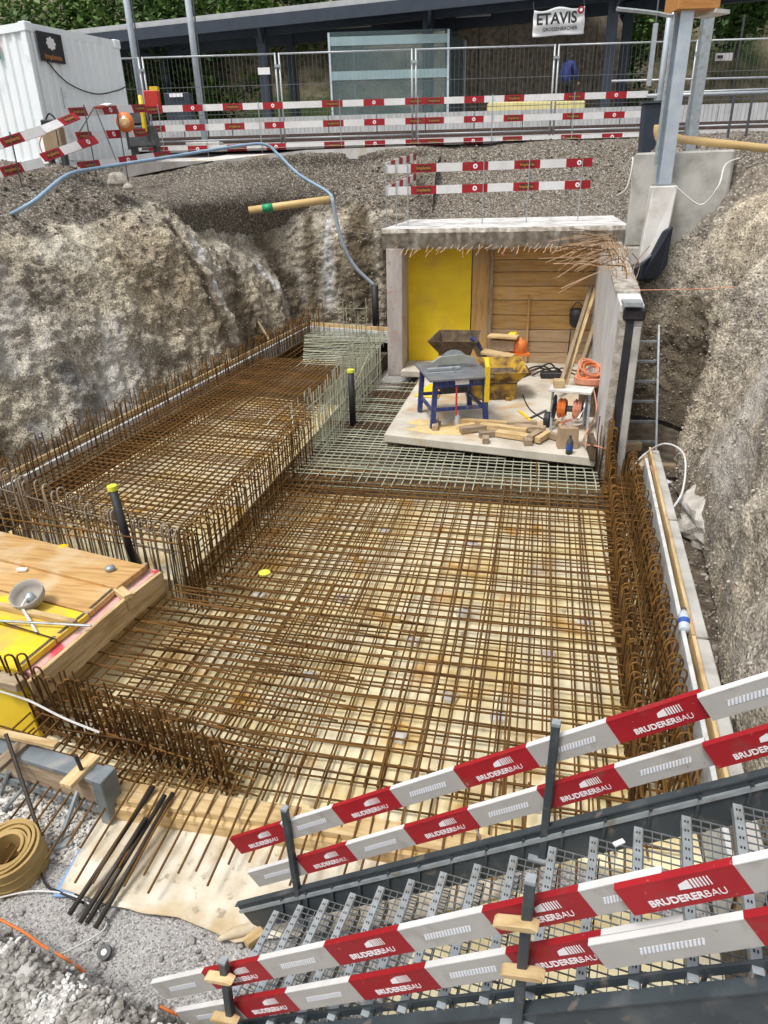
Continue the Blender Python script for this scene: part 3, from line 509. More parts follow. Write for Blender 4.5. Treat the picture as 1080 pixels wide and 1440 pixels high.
# hillside behind
hv = []; NX, NY = 150, 60
for j in range(NY):
    for i in range(NX):
        u = -60 + 120 * i / (NX - 1); t = j / (NY - 1); D = 33.5 + 30 * t
        z = 5.9 + (D - 33.5) * 0.22 + 13 * smoothstep(D + 1.5 * noise.noise(Vector((u * 0.15, D * 0.1, 3))), 35, 47)
        v = Vector((u, D, 0)); z += 0.9 * noise.noise(v * 0.3) + 0.4 * noise.noise(v * 0.9)
        hv.append(RF(u, D, z))
hf = [(j * NX + i, j * NX + i + 1, (j + 1) * NX + i + 1, (j + 1) * NX + i) for j in range(NY - 1) for i in range(NX - 1)]
tag(MB().add(hv, hf).build('hillside', 'hill', smooth=True), 'brown overgrown slope behind the platform', None, None, 'structure')
# grass along the platform
gb = MB()
for i in range(9000):
    u = rnd(-14, 22); D = rnd(32.2, 37.5); h = rnd(0.18, 0.5); z = 5.9 + max(0, D - 33.5) * 0.24
    if -3.2 < u < 9.5 and D < 34: continue
    p = RF(u, D, z); dx = RU * rnd(0.02, 0.05); lean = Vector((rnd(-.15, .15), rnd(-.15, .15), h))
    gb.add([p - dx, p + dx, p + lean], [(0, 1, 2)])
tag(gb.build('grass', 'grass'), 'rough green grass at the foot of the slope', None, None, 'stuff')
MB().add([RF(-45, 31.9, 6.02), RF(45, 31.9, 6.02), RF(45, 36, 6.35), RF(-45, 36, 6.35)], [(0, 1, 2, 3)]).build('grass_verge', 'grass')['kind'] = 'structure'
def leafy(name, label, u, D, z, ru, rd, rz, n, m='leaf', trunk=True, size=0.14, seed=0, cat='shrub', group=None):
    rr = random.Random(seed); base = RF(u, D, z); t = thing(name, label, cat, base, group); b = MB()
    cl = [(rr.gauss(0, .5), rr.gauss(0, .5), rr.gauss(0, .45)) for _ in range(max(8, n // 90))]
    for k in range(n):
        c = rr.choice(cl); s = 0.30
        q = Vector((c[0] + rr.gauss(0, s * .7), c[1] + rr.gauss(0, s * .7), c[2] + rr.gauss(0, s * .6)))
        p = base + RU * (q.x * ru) + RG * (q.y * rd) + Vector((0, 0, rz + q.z * rz))
        a = Vector((rr.uniform(-1, 1), rr.uniform(-1, 1), rr.uniform(-.6, .6))).normalized(); c2 = a.cross(Vector((rr.uniform(-1, 1), rr.uniform(-1, 1), 1))).normalized(); s = size * rr.uniform(0.6, 1.3)
        b.add([p - a * s, p + c2 * s * .5, p + a * s, p - c2 * s * .5], [(0, 1, 2, 3)])
    b.build('crown', m, t)
    tb = MB(); tb.tube([base, base + Vector((rr.uniform(-.1, .1), 0, rz * .6)), base + Vector((rr.uniform(-.3, .3), 0, rz * 1.2))], [0.11, 0.08, 0.03], 6)
    for k in range(5):
        c = rr.choice(cl); tb.tube([base + Vector((0, 0, rz * .5)), base + RU * (c[0] * ru) + RG * (c[1] * rd) + Vector((0, 0, rz + c[2] * rz))], [0.05, 0.015], 5)
    tb.build('trunk', 'bark', t); return t
TR = 'trees and shrubs on the slope'
for k, (u, D, z, ru, rz, n, m, lb) in enumerate([
    (-13.5, 38, 8.2, 2.6, 2.2, 2600, 'leaf', 'bright green tree showing above the container end of the canopy'), (-9.5, 40, 9.5, 2.8, 2.0, 2600, 'leaf', 'green tree above the canopy beside the lamp posts'), (-7.2, 34.8, 6.2, 1.5, 1.5, 1800, 'leaf', 'green bush under the canopy between the lamp posts'),
    (8.6, 34.2, 6.2, 1.0, 2.2, 1800, 'leaf', 'slim green bush between canopy pillar and steel post'), (10.0, 35.6, 6.6, 1.5, 2.4, 2000, 'leaf_dark', 'dark tall bush behind the steel posts'),
    (12.8, 35, 9.6, 2.2, 1.7, 3000, 'leaf', 'large bright leafy tree over the bank at the upper end of the rails'), (15.8, 36, 9.8, 2.4, 1.6, 2600, 'leaf', 'second leafy tree farther along the bank'), (13.6, 33.6, 10.6, 1.8, 1.2, 1800, 'leaf', 'leafy boughs hanging before the large tree'), (-16.5, 36, 6.5, 2.5, 2.5, 2200, 'leaf_dark', 'dark tree hidden behind the container'), (-5.5, 42, 10.5, 3.0, 2.4, 2800, 'leaf', 'green tree above the canopy over the shelter side'), (-17, 41, 9.0, 3.2, 2.8, 2800, 'leaf_dark', 'dark green tree above the container'), (-14.5, 36.8, 7.6, 3.0, 2.6, 3600, 'leaf', 'broad green tree filling the corner above the container'), (-10.8, 37.2, 8.0, 2.8, 2.4, 3400, 'leaf_dark', 'dense dark tree between container and lamp posts above the roof'), (-7.3, 37.6, 8.6, 2.6, 2.2, 3000, 'leaf', 'fresh green tree over the roof right of the lamp posts'), (-3.6, 38, 9.4, 2.6, 2.0, 2600, 'leaf_dark', 'dark crown over the roof above the shelter'), (-8.6, 34.6, 6.2, 1.6, 1.5, 2200, 'leaf_dark', 'dark bush under the canopy by the rear pillar'), (14.8, 34.4, 8.4, 1.6, 1.5, 2200, 'leaf_dark', 'dark hanging shrub below the large leafy tree'), (11.2, 38.5, 9.0, 2.0, 2.4, 2400, 'leaf_dark', 'dark tree between the steel post and the large leafy tree')]):
    leafy('tree' if rz > 1.6 else 'shrub', lb, u, D, z, ru, 1.2, rz, n, m, seed=k, cat='tree' if rz > 1.6 else 'shrub', group=TR, size=0.15)

# ------------------------------------------------------------------ beyond the pit
UP = Vector((0, 0, 1)); ORD = ('first', 'second', 'third', 'fourth', 'fifth', 'sixth', 'seventh', 'eighth', 'ninth', 'tenth', 'eleventh', 'twelfth', 'thirteenth')
# retaining wall of upright boards-marked panels, behind the platform
t = thing('retaining_wall', 'dark streaky concrete retaining wall behind the white banner', 'wall', RF(5, 31.5, 6))
for i in range(6):
    u0 = 2.6 + 1.1 * i
    MB().box(RF(u0 + .54, 31.4, 8.4), (1.08, .4, 5.4), rz=math.radians(11.7)).build('wall_panel', 'boardwall', t)
# canopy: the far (left) end recedes
CA = lambda s, off, z: Vector((*(RF(-12.5 + 21 * s, 32.0 - 6.2 * s, 0) + RG * off)[:2], z))
t = thing('platform_canopy', 'long dark blue grey steel platform roof on square pillars', 'platform roof', CA(.5, 1, 6))
MB().hexa([CA(-.1, 0, 9.42), CA(1.25, 0, 9.58), CA(1.25, 5, 9.7), CA(-.1, 5, 9.5), CA(-.1, 0, 9.62), CA(1.25, 0, 9.78), CA(1.25, 5, 9.9), CA(-.1, 5, 9.7)]).build('roof', 'canopy_roof', t)
MB().beam(CA(-.1, -.06, 9.25), CA(1.25, -.06, 9.42), .08, .36).build('fascia', 'canopy', t)
MB().beam(CA(-.1, .9, 9.16), CA(1.25, .9, 9.33), .2, .34).build('beam', 'canopy', t)
MB().beam(CA(-.1, 3.2, 9.16), CA(1.25, 3.2, 9.33), .2, .34).build('beam', 'canopy', t)
MB().hexa([CA(-.1, 0.05, 9.33), CA(1.25, 0.05, 9.5), CA(1.25, 5, 9.5), CA(-.1, 5, 9.33), CA(-.1, .05, 9.38), CA(1.25, .05, 9.55), CA(1.25, 5, 9.6), CA(-.1, 5, 9.4)]).build('soffit', 'canopy_under', t)
for px, py, off in ((378, 165, .9), (602, 155, .9), (850, 150, .9), (237, 120, 3.2), (415, 150, 3.2), (632, 150, 3.2), (100, 170, .9), (872, 140, 3.2)):
    # stand each pillar under its beam
    d = _ray(px, py); s = .5
    for _ in range(12):
        p = CA(s, off, 0); uu = p.dot(RU); dd = p.dot(RG); want = d.dot(RU) / d.dot(RG) * dd; s += (want - uu) / 22.5
    p = CA(s, off, 6.0)
    MB().box(p + Vector((0, 0, 1.72)), (.34, .34, 3.44), rz=math.radians(-4)).build('pillar', 'canopy', t, bevel=.02)
    MB().beam(p + Vector((0, 0, 2.75)), p + Vector((0, 0, 3.25)) + RG * (-.8 if off < 2 else .9), .1, .14).build('brace', 'canopy', t)
for k in range(3):
    MB().box(CA(.35 + .2 * k, 2, 9.28), (1.2, .25, .08), rz=.05).build('ceiling_lamp', 'galv', t)
# glass shelter
t = thing('glass_shelter', 'teal glass waiting shelter on the platform behind the fence', 'shelter', RF(.4, 28.5, 6.0))
a, b2, c = RF(-1.75, 28.2, 0), RF(2.3, 28.2, 0), RF(3.1, 30.4, 0); d = RF(-1.0, 30.4, 0)
for nm, p, q2 in (('glass_pane', a, (a + b2) / 2), ('glass_pane', (a + b2) / 2, b2), ('glass_pane', b2, c), ('glass_pane', d, c), ('glass_pane', a, d)):
    MB().beam(p + UP * 7.4, q2 + UP * 7.4, .03, 2.35).build(nm, 'glass', t)
for p in (a, b2, c, d): MB().beam(p + UP * 6, p + UP * 8.7, .07, .07).build('post', 'galv_post', t)
MB().hexa([p + UP * 8.6 for p in (a, b2, c, d)] + [p + UP * 8.72 for p in (a, b2, c, d)]).build('roof', 'glass', t)
MB().beam(a + UP * 6.15, b2 + UP * 6.15, .08, .08).build('bottom_rail', 'galv_post', t)
for k, z in enumerate((7.45, 8.45)): MB().beam(a + UP * z - RG * .02, b2 + UP * z - RG * .02, .012, .26).build('frosted_band', mat('frosted_glass', [(0.22, 0.32, 0.34), (0.30, 0.40, 0.42)], 2, .5), t)
# banner
t = thing('banner', 'white ETAVIS banner hung under the canopy edge', 'banner', RF(5.7, 25.6, 8.6))
nb = 12; vs = []; p00, p10, p01, p11 = PD(749, 52, 25.6), PD(821, 47, 25.6), PD(751, 15, 25.6), PD(822, 9, 25.6)
for j in range(nb + 1):
    for i in range(nb + 1):
        s, q2 = i / nb, j / nb; p = (p00 * (1 - s) + p10 * s) * (1 - q2) + (p01 * (1 - s) + p11 * s) * q2
        p = p + RG * (.05 * math.sin(s * 9 + q2 * 3) + .03 * math.sin(q2 * 11)) - UP * (.05 * math.sin(s * math.pi * 3) * q2)
        vs.append(p)
fs = [(j * (nb + 1) + i, j * (nb + 1) + i + 1, (j + 1) * (nb + 1) + i + 1, (j + 1) * (nb + 1) + i) for j in range(nb) for i in range(nb)]
cl = MB().add(vs, fs).build('cloth', 'cloth_white', t, smooth=True); so2 = cl.modifiers.new('thick', 'SOLIDIFY'); so2.thickness = .01
ct = (p00 + p10 + p01 + p11) / 4 - RG * .14; rt = (p10 - p00 + p11 - p01).normalized(); upv = (p01 - p00)
text_on('ETAVIS', .40, 'black', t, ct + UP * .06 - rt * .1, rt, upv, bold=.012)
text_on('GROSSENBACHER', .13, 'black', t, ct - UP * .2 + rt * .02, rt, upv, bold=.004)
MB().lathe(ct + UP * .24 + rt * .62, [(.1, -.005), (.1, .005)], 16, R=Matrix((rt, UP, rt.cross(UP))).transposed()).build('red_dot', 'red', t)
MB().lathe(ct + UP * .24 + rt * .62 - RG * .012, [(.045, -.005), (.045, .005)], 12, R=Matrix((rt, UP, rt.cross(UP))).transposed()).build('white_dot', 'print_white', t)
for p in (p01, p11): MB().tube([p, p + UP * .25 + RG * .2], .01, 4).build('tie_cord', 'black', t)
# pale yellow wrapped bench
t = thing('platform_bench', 'pale yellow wrapped bench on the platform beside the pillar', 'bench', RF(4.6, 26, 6))
a, b2 = PD(686, 152, 26.2), PD(820, 150, 26.2)
MB().beam(a, b2, .5, .3, mi=0).build('seat', 'bench', t, bevel=.03)
for s in (.1, .5, .9): MB().box(a.lerp(b2, s) - UP * .3, (.1, .4, .42), rz=.2).build('leg', 'dark_grey', t)
# person on the platform
def skin_body(name, pts, edges, radii, m, parent, sub=1, root=0):
    me = bpy.data.meshes.new(name); me.from_pydata(pts, edges, []); o = bpy.data.objects.new(name, me); COL.objects.link(o); o.parent = parent
    sk = o.modifiers.new('skin', 'SKIN'); sk.use_smooth_shade = True
    for i, v in enumerate(me.skin_vertices[0].data): v.radius = (radii[i], radii[i]); v.use_root = (i == root)
    if sub: s = o.modifiers.new('sub', 'SUBSURF'); s.levels = sub; s.render_levels = sub
    me.materials.append(M[m]); return o
pb = RF(6.15, 26.9, 6.02)
t = thing('person', 'person in a dark blue jacket walking along the platform', 'person', pb, rz=math.radians(-50))
skin_body('body', [(0, 0, .92), (0, 0, 1.12), (.0, 0, 1.38), (0, 0, 1.50), (.01, 0, 1.62), (.02, 0, 1.72), (-.1, -.02, .86), (-.12, .16, .48), (-.12, -.02, .08), (-.12, .12, .04), (.1, .02, .86), (.12, .24, .5), (.12, .3, .09), (.12, .44, .05)], [(0, 1), (1, 2), (2, 3), (3, 4), (4, 5), (0, 6), (6, 7), (7, 8), (8, 9), (0, 10), (10, 11), (11, 12), (12, 13)], [.15, .13, .16, .06, .09, .075, .09, .065, .05, .045, .09, .065, .05, .045], 'trousers', t)
skin_body('jacket', [(0, 0, .86), (0, 0, 1.1), (0, 0, 1.36), (0, 0, 1.5), (-.2, 0, 1.42), (-.27, -.06, 1.15), (-.25, .08, .92), (.2, 0, 1.42), (.27, .08, 1.15), (.26, .2, .95)], [(0, 1), (1, 2), (2, 3), (2, 4), (4, 5), (5, 6), (2, 7), (7, 8), (8, 9)], [.19, .18, .2, .09, .09, .07, .055, .09, .07, .055], 'jacket', t)
skin_body('face', [(.01, .035, 1.58), (.02, .06, 1.7)], [(0, 1)], [.07, .075], 'skin', t)
skin_body('hair', [(.01, -.03, 1.62), (.02, -.005, 1.76)], [(0, 1)], [.09, .085], 'hair', t)
for s in (-1, 1): skin_body('hand', [(.26 * s, .1 + .12 * (s > 0), .9), (.26 * s, .12 + .12 * (s > 0), .8)], [(0, 1)], [.04, .03], 'skin', t)

# site container
A, B = RF(-7.12, 16.75, 4.55), RF(-6.02, 19.05, 4.55); ed = (B - A); ed.z = 0; ew = ed.length; ed.normalize(); ld = Vector((-ed.y, ed.x, 0)); Lc, Hc = 6.0, 2.62
t = thing('site_container', 'white corrugated site container with a dark round logo sign', 'container', A)
q = lambda s, l, z: A + ed * s + ld * l + UP * z
def corrugated(p0, dx, L, nrm, z0, z1, pitch, name):
    b = MB(); n = int(L / pitch); prof = []
    for i in range(n):
        for f, dd in ((0, 0), (.32, 0), (.45, -.035), (.87, -.035)): prof.append(((i + f) * L / n, dd))
    prof.append((L, 0)); vs = []
    for z in (z0, z1): vs += [p0 + dx * x + nrm * dd + UP * z for x, dd in prof]
    k = len(prof); b.add(vs, [(i, i + 1, k + i + 1, k + i) for i in range(k - 1)]); b.build(name, 'container', t)
corrugated(q(.1, -.03, 0), ed, ew - .2, -ld, .16, Hc - .12, .20, 'end_panel')
corrugated(q(.03, .1, 0), ld, Lc, -ed, .16, Hc - .12, .27, 'side_panel')
corrugated(q(ew - .03, .1, 0), ld, Lc, ed, .16, Hc - .12, .27, 'side_panel')
for s in (0.06, ew - .06):
    for l in (.06, Lc + .1): MB().box(q(s, l, Hc / 2), (.14, .14, Hc - .24), rz=math.atan2(ed.y, ed.x)).build('corner_post', 'container', t, bevel=.01)
for z in (.08, Hc - .06):
    MB().beam(q(.14, .04, z), q(ew - .14, .04, z), .1, .14).build('end_rail', 'container', t)
    MB().beam(q(.05, .15, z), q(.05, Lc, z), .1, .14).build('side_rail', 'container', t)
    MB().beam(q(ew - .05, .15, z), q(ew - .05, Lc, z), .1, .14).build('side_rail', 'container', t)
    for s in (0.07, ew - .07): MB().box(q(s, .05, z), (.19, .19, .17), rz=math.atan2(ed.y, ed.x)).build('corner_casting', 'container', t, bevel=.015)
MB().hexa([q(.05, .05, Hc - .03), q(ew - .05, .05, Hc - .03), q(ew - .05, Lc, Hc - .03), q(.05, Lc, Hc - .03), q(.05, .05, Hc), q(ew - .05, .05, Hc), q(ew - .05, Lc, Hc), q(.05, Lc, Hc)]).build('roof', 'container', t)
for s in (.75, 1.05): MB().box(q(s, -.02, .09), (.16, .02, .09), rz=math.atan2(ed.y, ed.x)).build('lifting_pocket', 'black', t)
MB().beam(q(-.012, .9, Hc - .38), q(-.012, .9, Hc - .55), .09, .012, up=ed).build('green_sticker', 'green', t)
MB().beam(q(-.012, .9, Hc - .20), q(-.012, .9, Hc - .38), .09, .012, up=ed).build('red_sticker', 'redglow', t)
MB().tube([q(.55, -.09, 1.55), q(.55, -.09, 1.15)], .012, 5).build('door_handle', 'galv', t)
sg = q(.52, -.06, 2.25)
sb = MB().beam(sg - UP * .26, sg + UP * .26, .62, .025, up=ld).build('sign', 'black', t)
fr = sg - ld * .02
R = Matrix((ed, UP, -ld)).transposed()
MB().lathe(fr + UP * .07, [(.06, -.004), (.06, .004)], 12, R=R).build('logo_disc', 'print_white', t)
for k in range(8):
    an = k * math.pi / 4; c = fr + UP * .07 + (ed * math.cos(an) + UP * math.sin(an)) * .085
    MB().lathe(c, [(.034, -.004), (.034, .004)], 8, R=R).build('logo_petal', 'print_white', t)
text_on('Implenia', .13, 'print_orange', t, fr - UP * .17, ed, UP, bold=.002)
tag(MB().tube(smooth_path([q(.3, -.05, 2.05), q(.75, -.07, 1.66), q(1.5, -.07, 1.5), q(2.2, -.06, 1.62), q(2.5, -.05, 1.72)], 6), .014, 5).build('cable', 'black'), 'dark cable sagging across the container end', 'cable')

# lamp posts beside the container
for lb, pts, D in (('grey round lamp post right behind the container', ((172, -40), (200, 148)), 21.4), ('grey steel lamp post standing by the small tripod legs', ((256, -40), (285, 172)), 21.0)):
    b3 = PD(*pts[1], D); tp = Vector((b3.x, b3.y, b3.z + 5.2)); b3.z = 5.0
    t = thing('lamp_post', lb, 'lamp post', b3, 'grey posts beside the container')
    MB().tube([b3, tp], .085, 10).build('pole', 'galv_post', t, smooth=True)
    MB().box(b3 + UP * .03, (.34, .34, .06)).build('base_plate', 'galv', t)
    MB().tube([b3 + RU * .12 + UP * .1, tp + RU * .12], .02, 5).build('cable', 'dark_grey', t)
    MB().box(b3 + UP * .9 - RG * .09, (.1, .03, .3), rz=.2).build('hatch', 'galv', t)

# mobile fence
posts = [-9.5, -6.02, -2.60, .82, 4.38, 7.9, 11.4]; DF = 20.6; ZF = 5.08
for i in range(6):
    u0, u1 = posts[i] + .05, posts[i + 1] - .05; mid = RF((u0 + u1) / 2, DF, ZF)
    where = ['largely hidden behind the container', 'beside the lamp posts', 'before the platform pillar at the shelter', 'before the right half of the glass shelter', 'before the dark pillar and the person', 'behind the grey steel posts'][i]
    t = thing('mesh_fence', f'galvanised mesh fence panel {where}', 'fence', mid, 'mobile fence panels along the tracks')
    f_ = MB()
    for u in (u0, u1): MB().tube([RF(u, DF, ZF - .02), RF(u, DF, ZF + 2.0)], .024, 7).build('post', 'tube', t, smooth=True)
    for z in (.12, 1.98): MB().tube([RF(u0, DF, ZF + z), RF(u1, DF, ZF + z)], .02, 6).build('rail', 'tube', t, smooth=True)
    for z in (.7, 1.32): MB().tube([RF(u0, DF, ZF + z), RF(u1, DF, ZF + z)], .009, 4).build('rail', 'mesh', t)
    wm = MB(); n = 32
    for k in range(1, n): u = u0 + (u1 - u0) * k / n; wm.beam(RF(u, DF, ZF + .12), RF(u, DF, ZF + 1.98), .0055, .0055, up=RG)
    wm.build('wire_mesh', 'mesh', t)['kind'] = 'stuff'
    MB().box(RF(u1 + .05, DF - .03, ZF + 1.72), (.16, .02, .06), rz=.2).build('clamp', 'galv', t)
    if i == 1: MB().box(RF(u1 - .3, DF - .03, ZF + 1.62), (.3, .01, .15), rz=.2).build('notice', 'print_white', t)
for k, u in enumerate(posts[1:6]):
    wh = ['by the lamp posts', 'near the blue hose', 'above the two slanting boards', 'before the person on the platform', 'by the grey steel posts'][k]
    tag(MB().box(RF(u, DF, ZF - .07), (.62, .24, .15), rz=.2, taper=.9).build('fence_foot', 'dark_grey', bevel=.02), f'dark block fence foot {wh}', 'fence foot', 'fence feet')

# ------------------------------------------------------------------ small red and white barrier boards
def small_board(p0, p1, label, group, h=.145, seg=.5, start='red', skip=False, nrm=None):
    p0, p1 = Vector(p0), Vector(p1); d = p1 - p0; L = d.length; d.normalize(); n = max(1, round(L / seg)); nrm = nrm or (-RG)
    up = nrm.cross(d).normalized() * -1
    if up.z < 0: up = -up
    nr = (nrm - d * nrm.dot(d)).normalized()
    t = thing('barrier_board', label, 'barrier board', p0, group)
    b = MB(); cols = []
    for i in range(n):
        a, c = p0 + d * (L * i / n), p0 + d * (L * (i + 1) / n); mi = (i + (start != 'red')) % 2
        b.hexa([a - up * h / 2 - nr * .012, c - up * h / 2 - nr * .012, c - up * h / 2 + nr * .012, a - up * h / 2 + nr * .012, a + up * h / 2 - nr * .012, c + up * h / 2 - nr * .012, c + up * h / 2 + nr * .012, a + up * h / 2 + nr * .012], mi); cols.append(mi)
    b.build('plank', ['red', 'white'], t)
    for k, i in enumerate([i for i in range(n) if cols[i] == 0]):
        c = p0 + d * (L * (i + .5) / n) + nr * .016; X = nr.cross(up) * -1
        if X.dot(d) < 0: X = -X
        R = Matrix((X, up, X.cross(up))).transposed()
        if k % 2 == 0:
            MB().beam(c - up * h * .3, c + up * h * .3, .3, .004, up=nr).build('printed_plate', 'print_dark', t)
            text_on('Implenia', .085, 'print_orange', t, c + nr * .004, X, up, bold=.001)
        else:
            MB().lathe(c, [(h * .3, -.002), (h * .3, .002)], 10, R=R).build('printed_flower', 'print_white', t)
            MB().lathe(c + nr * .003, [(h * .12, -.002), (h * .12, .002)], 8, R=R).build('printed_ring', 'red', t)
    return t
GB = 'boards of the barrier before the fence'
rows = [(('upper', 5.90), (215, 905)), (('middle', 5.47), (215, 905)), (('lower', 4.99), (215, 905))]
uu = [-6.0, -2.02, 1.05, 4.0, 6.55]; side = ['at the lamp posts', 'before the left shelter half', 'under the glass shelter and yellow bench', 'next to the grey steel posts']
for (nm, z), _ in rows:
    for i in range(4):
        small_board(RF(uu[i], 20.1 - .03 * (i % 2), z), RF(uu[i + 1] + .04, 20.1 - .03 * (i % 2), z), f'{nm} red and white fence board {side[i]}', GB, start='white' if i % 2 else 'red', seg=.49)
for k, px in enumerate((253, 312, 385, 492, 595, 693, 800, 905)):
    u = (px - 548) / 980 * 18.6; b3 = RF(u, 20.05, 4.75)
    tag(MB().tube([b3, b3 + UP * 1.25], .012, 5).build('barrier_rod', 'galv'), f'thin steel rod holding the fence boards, {ORD[k]} from the container', 'rod', 'rods of the barrier before the fence')
# barrier on the tunnel roof
GR = 'barrier on the tunnel roof'
RB = 15.55
for z, lb in ((4.33, 'upper red and white board on the tunnel roof'), (3.93, 'lower red and white board on the tunnel roof')):
    small_board(RF(.02, RB, z), RF(4.16, RB, z + .02), lb, GR, h=.155, seg=.515, start='white')
for px in (548, 562, 578, 682, 744, 816):
    u = (px - 551) / 980 * 14.35 + .08
    tag(MB().tube([RF(u, RB - .04, 3.2), RF(u, RB - .04, 4.43)], .011, 5).build('barrier_rod', 'galv'), f'thin steel rod of the roof barrier, {ORD[(548, 562, 578, 682, 744, 816).index(px)]} from its left end', 'rod', GR)
for z, lb in ((4.42, 'upper slanting board running back from the roof barrier'), (3.98, 'lower slanting board running back from the roof barrier')):
    small_board(RF(.05, RB + .1, z - .04), RF(.78, RB + 3.3, z + .22), lb, GR, h=.15, seg=.42, start='white', nrm=(RU * -.98 + RG * -.25).normalized())
# barriers before the container
GC = 'barrier boards before the container'
def cb(a, b2, D0, D1, st, lb): small_board(PD(*a, D0), PD(*b2, D1), lb, GC, h=.15, seg=.46, start=st)
cb((-30, 212), (60, 183), 12.6, 13.6, 'white', 'upper board sloping up before the container side'); cb((60, 183), (108, 163), 13.6, 14.6, 'white', 'short upper board at the generator box')
cb((98, 158), (205, 152), 15.2, 17.2, 'red', 'upper board across the container end'); cb((-30, 250), (60, 228), 12.6, 13.6, 'white', 'lower board sloping up before the container side')
cb((60, 222), (135, 196), 13.6, 14.9, 'red', 'lower board passing the generator box'); cb((108, 192), (205, 186), 15.2, 17.2, 'red', 'middle board across the container end')
cb((112, 234), (240, 217), 15.3, 17.4, 'red', 'lowest board at the container foot'); cb((136, 152), (153, 146), 15.6, 16.3, 'red', 'small red board end sticking up over the container barrier')
for k, (px, py0, py1, D) in enumerate(((28, 185, 250, 13.1), (90, 172, 240, 14.3), (133, 147, 232, 15.0), (176, 150, 228, 16.3))):
    a = PD(px, py1, D); tag(MB().tube([Vector((a.x, a.y, 4.2)), Vector((a.x, a.y, PD(px, py0, D).z))], .012, 5).build('barrier_rod', 'dark_grey'), f'dark rod of the container barrier, {ORD[k]} from the left', 'rod', GC)
for (a, b2, D) in (((133, 150), (163, 225), 15.2), ((133, 150), (112, 185), 15.1)):
    tag(MB().tube([PD(*a, D), PD(*b2, D - .5)], .011, 5).build('brace_rod', 'dark_grey'), 'brace rod before the container end slanting ' + ('to the lamp posts' if b2[0] > 140 else 'to the generator box'), 'rod', GC)
# power box, warning lamp, machine by the lamp post
c = PD(84, 232, 14.6); t = thing('generator_box', 'brown and black power box on a stand before the container', 'power box', c)
MB().box(c + UP * .42, (.34, .3, .42), rz=.3).build('housing', 'cardboard', t, bevel=.02); MB().box(c + UP * .68, (.3, .26, .12), rz=.3).build('lid', 'black', t, bevel=.02)
MB().tube(smooth_path([c + UP * .74 + RU * -.1, c + UP * .84, c + UP * .74 + RU * .1], 4), .015, 5).build('handle', 'black', t)
for s in (-.13, .13): MB().box(c + UP * .1 + RU * s, (.05, .24, .22), rz=.3).build('leg', 'dark_grey', t)
MB().tube(smooth_path([c + UP * .55 - RU * .18, c + UP * .3 - RU * .3, c - RU * .1 - UP * .05, c + RU * .2 - UP * .1], 5), .012, 5).build('cable', 'cord', t)
c = PD(176, 172, 16.4); t = thing('warning_lamp', 'round orange warning lamp on the board at the container end', 'lamp', c)
R = Matrix((RU, UP, -RG)).transposed()
MB().lathe(c, [(.17, -.04), (.19, 0), (.17, .05)], 16, R=R).build('housing', 'orange', t, smooth=True); MB().lathe(c - RG * .05, [(.11, 0), (.06, .03)], 14, R=R).build('lens', mat('pale_lens', [(.75, .45, .2), (.8, .55, .3)], 4, .2), t); MB().tube([c - UP * .15, c - UP * .5], .03, 6).build('stem', 'dark_grey', t)
c = PD(207, 222, 17.6); t = thing('compact_machine', 'dark grey pump machine with yellow hose beside the lamp posts', 'machine', c)
MB().box(c + UP * .42, (.62, .4, .42), rz=.2, taper=.85).build('body', 'dark_grey', t, bevel=.03); MB().box(c + UP * .82 - RU * .05, (.36, .3, .34), rz=.2, taper=.7).build('engine_cover', 'steel_dark', t, bevel=.03)
MB().tube(smooth_path([c + UP * .5 + RU * .12 - RG * .24, c + UP * .95 + RU * .12 - RG * .24, c + UP * 1.18 + RU * .08 - RG * .1], 4), .05, 7).build('hose', 'yellow', t)
for s in (-.25, .25): MB().box(c + UP * .1 + RU * s, (.08, .3, .22), rz=.2).build('foot', 'black', t)
c = PD(216, 150, 20.3); t = thing('signal_box', 'red box with a yellow top hung on the fence by the lamp post', 'box', c)
MB().box(c + UP * .1, (.36, .2, .5), rz=.2).build('case', 'redglow', t, bevel=.02); MB().box(c + UP * .38 + RU * .08, (.2, .18, .1), rz=.2).build('cover', 'yellow', t)
c = PD(254, 158, 25.9); t = thing('bin', 'dark litter bin with pale lettering plate on the platform', 'bin', c)
MB().box(c + UP * .1, (.8, .5, .85), rz=.2).build('case', 'canopy', t, bevel=.02); MB().box(c + UP * .45 - RG * .3, (.42, .02, .1), rz=.2).build('plate', 'print_white', t)
c = PD(285, 178, 20.8); t = thing('post_base_block', 'pale concrete block at the foot of the steel lamp post', 'concrete block', Vector((c.x, c.y, 5.0))); MB().box(Vector((c.x, c.y, 5.06)), (.9, .5, .22), rz=.2).build('block', 'concrete_light', t, bevel=.02); MB().box(Vector((c.x, c.y, 5.2)), (.5, .3, .06), rz=.2).build('plate', 'galv', t)

# ------------------------------------------------------------------ grey steel posts and footing at the right
FY = 13.1
t = thing('post_footing', 'big pale concrete footing under the grey steel posts', 'footing', (2.2, FY + .6, 3.9))
MB().prism([(1.42, FY + .15), (2.9, FY + .0), (3.2, FY + 1.3), (1.55, FY + 1.5)], 3.0, 4.42).build('footing_block', 'concrete', t, bevel=.03)
MB().prism([(1.41, FY + .13), (1.8, FY + .08), (1.9, FY + .9), (1.5, FY + 1.0)], 2.6, 2.998).build('footing_leg', 'concrete', t, bevel=.03)
MB().add([], []).hexa([Vector(p) for p in ((1.60, FY - .38, 2.62), (1.98, FY - .42, 2.95), (2.02, FY + .05, 2.95), (1.64, FY + .1, 2.62), (1.70, FY - .3, 3.93), (2.08, FY - .3, 3.93), (2.1, FY + .1, 3.93), (1.7, FY + .1, 3.93))]).build('stub_column', 'concrete_light', t, bevel=.02)
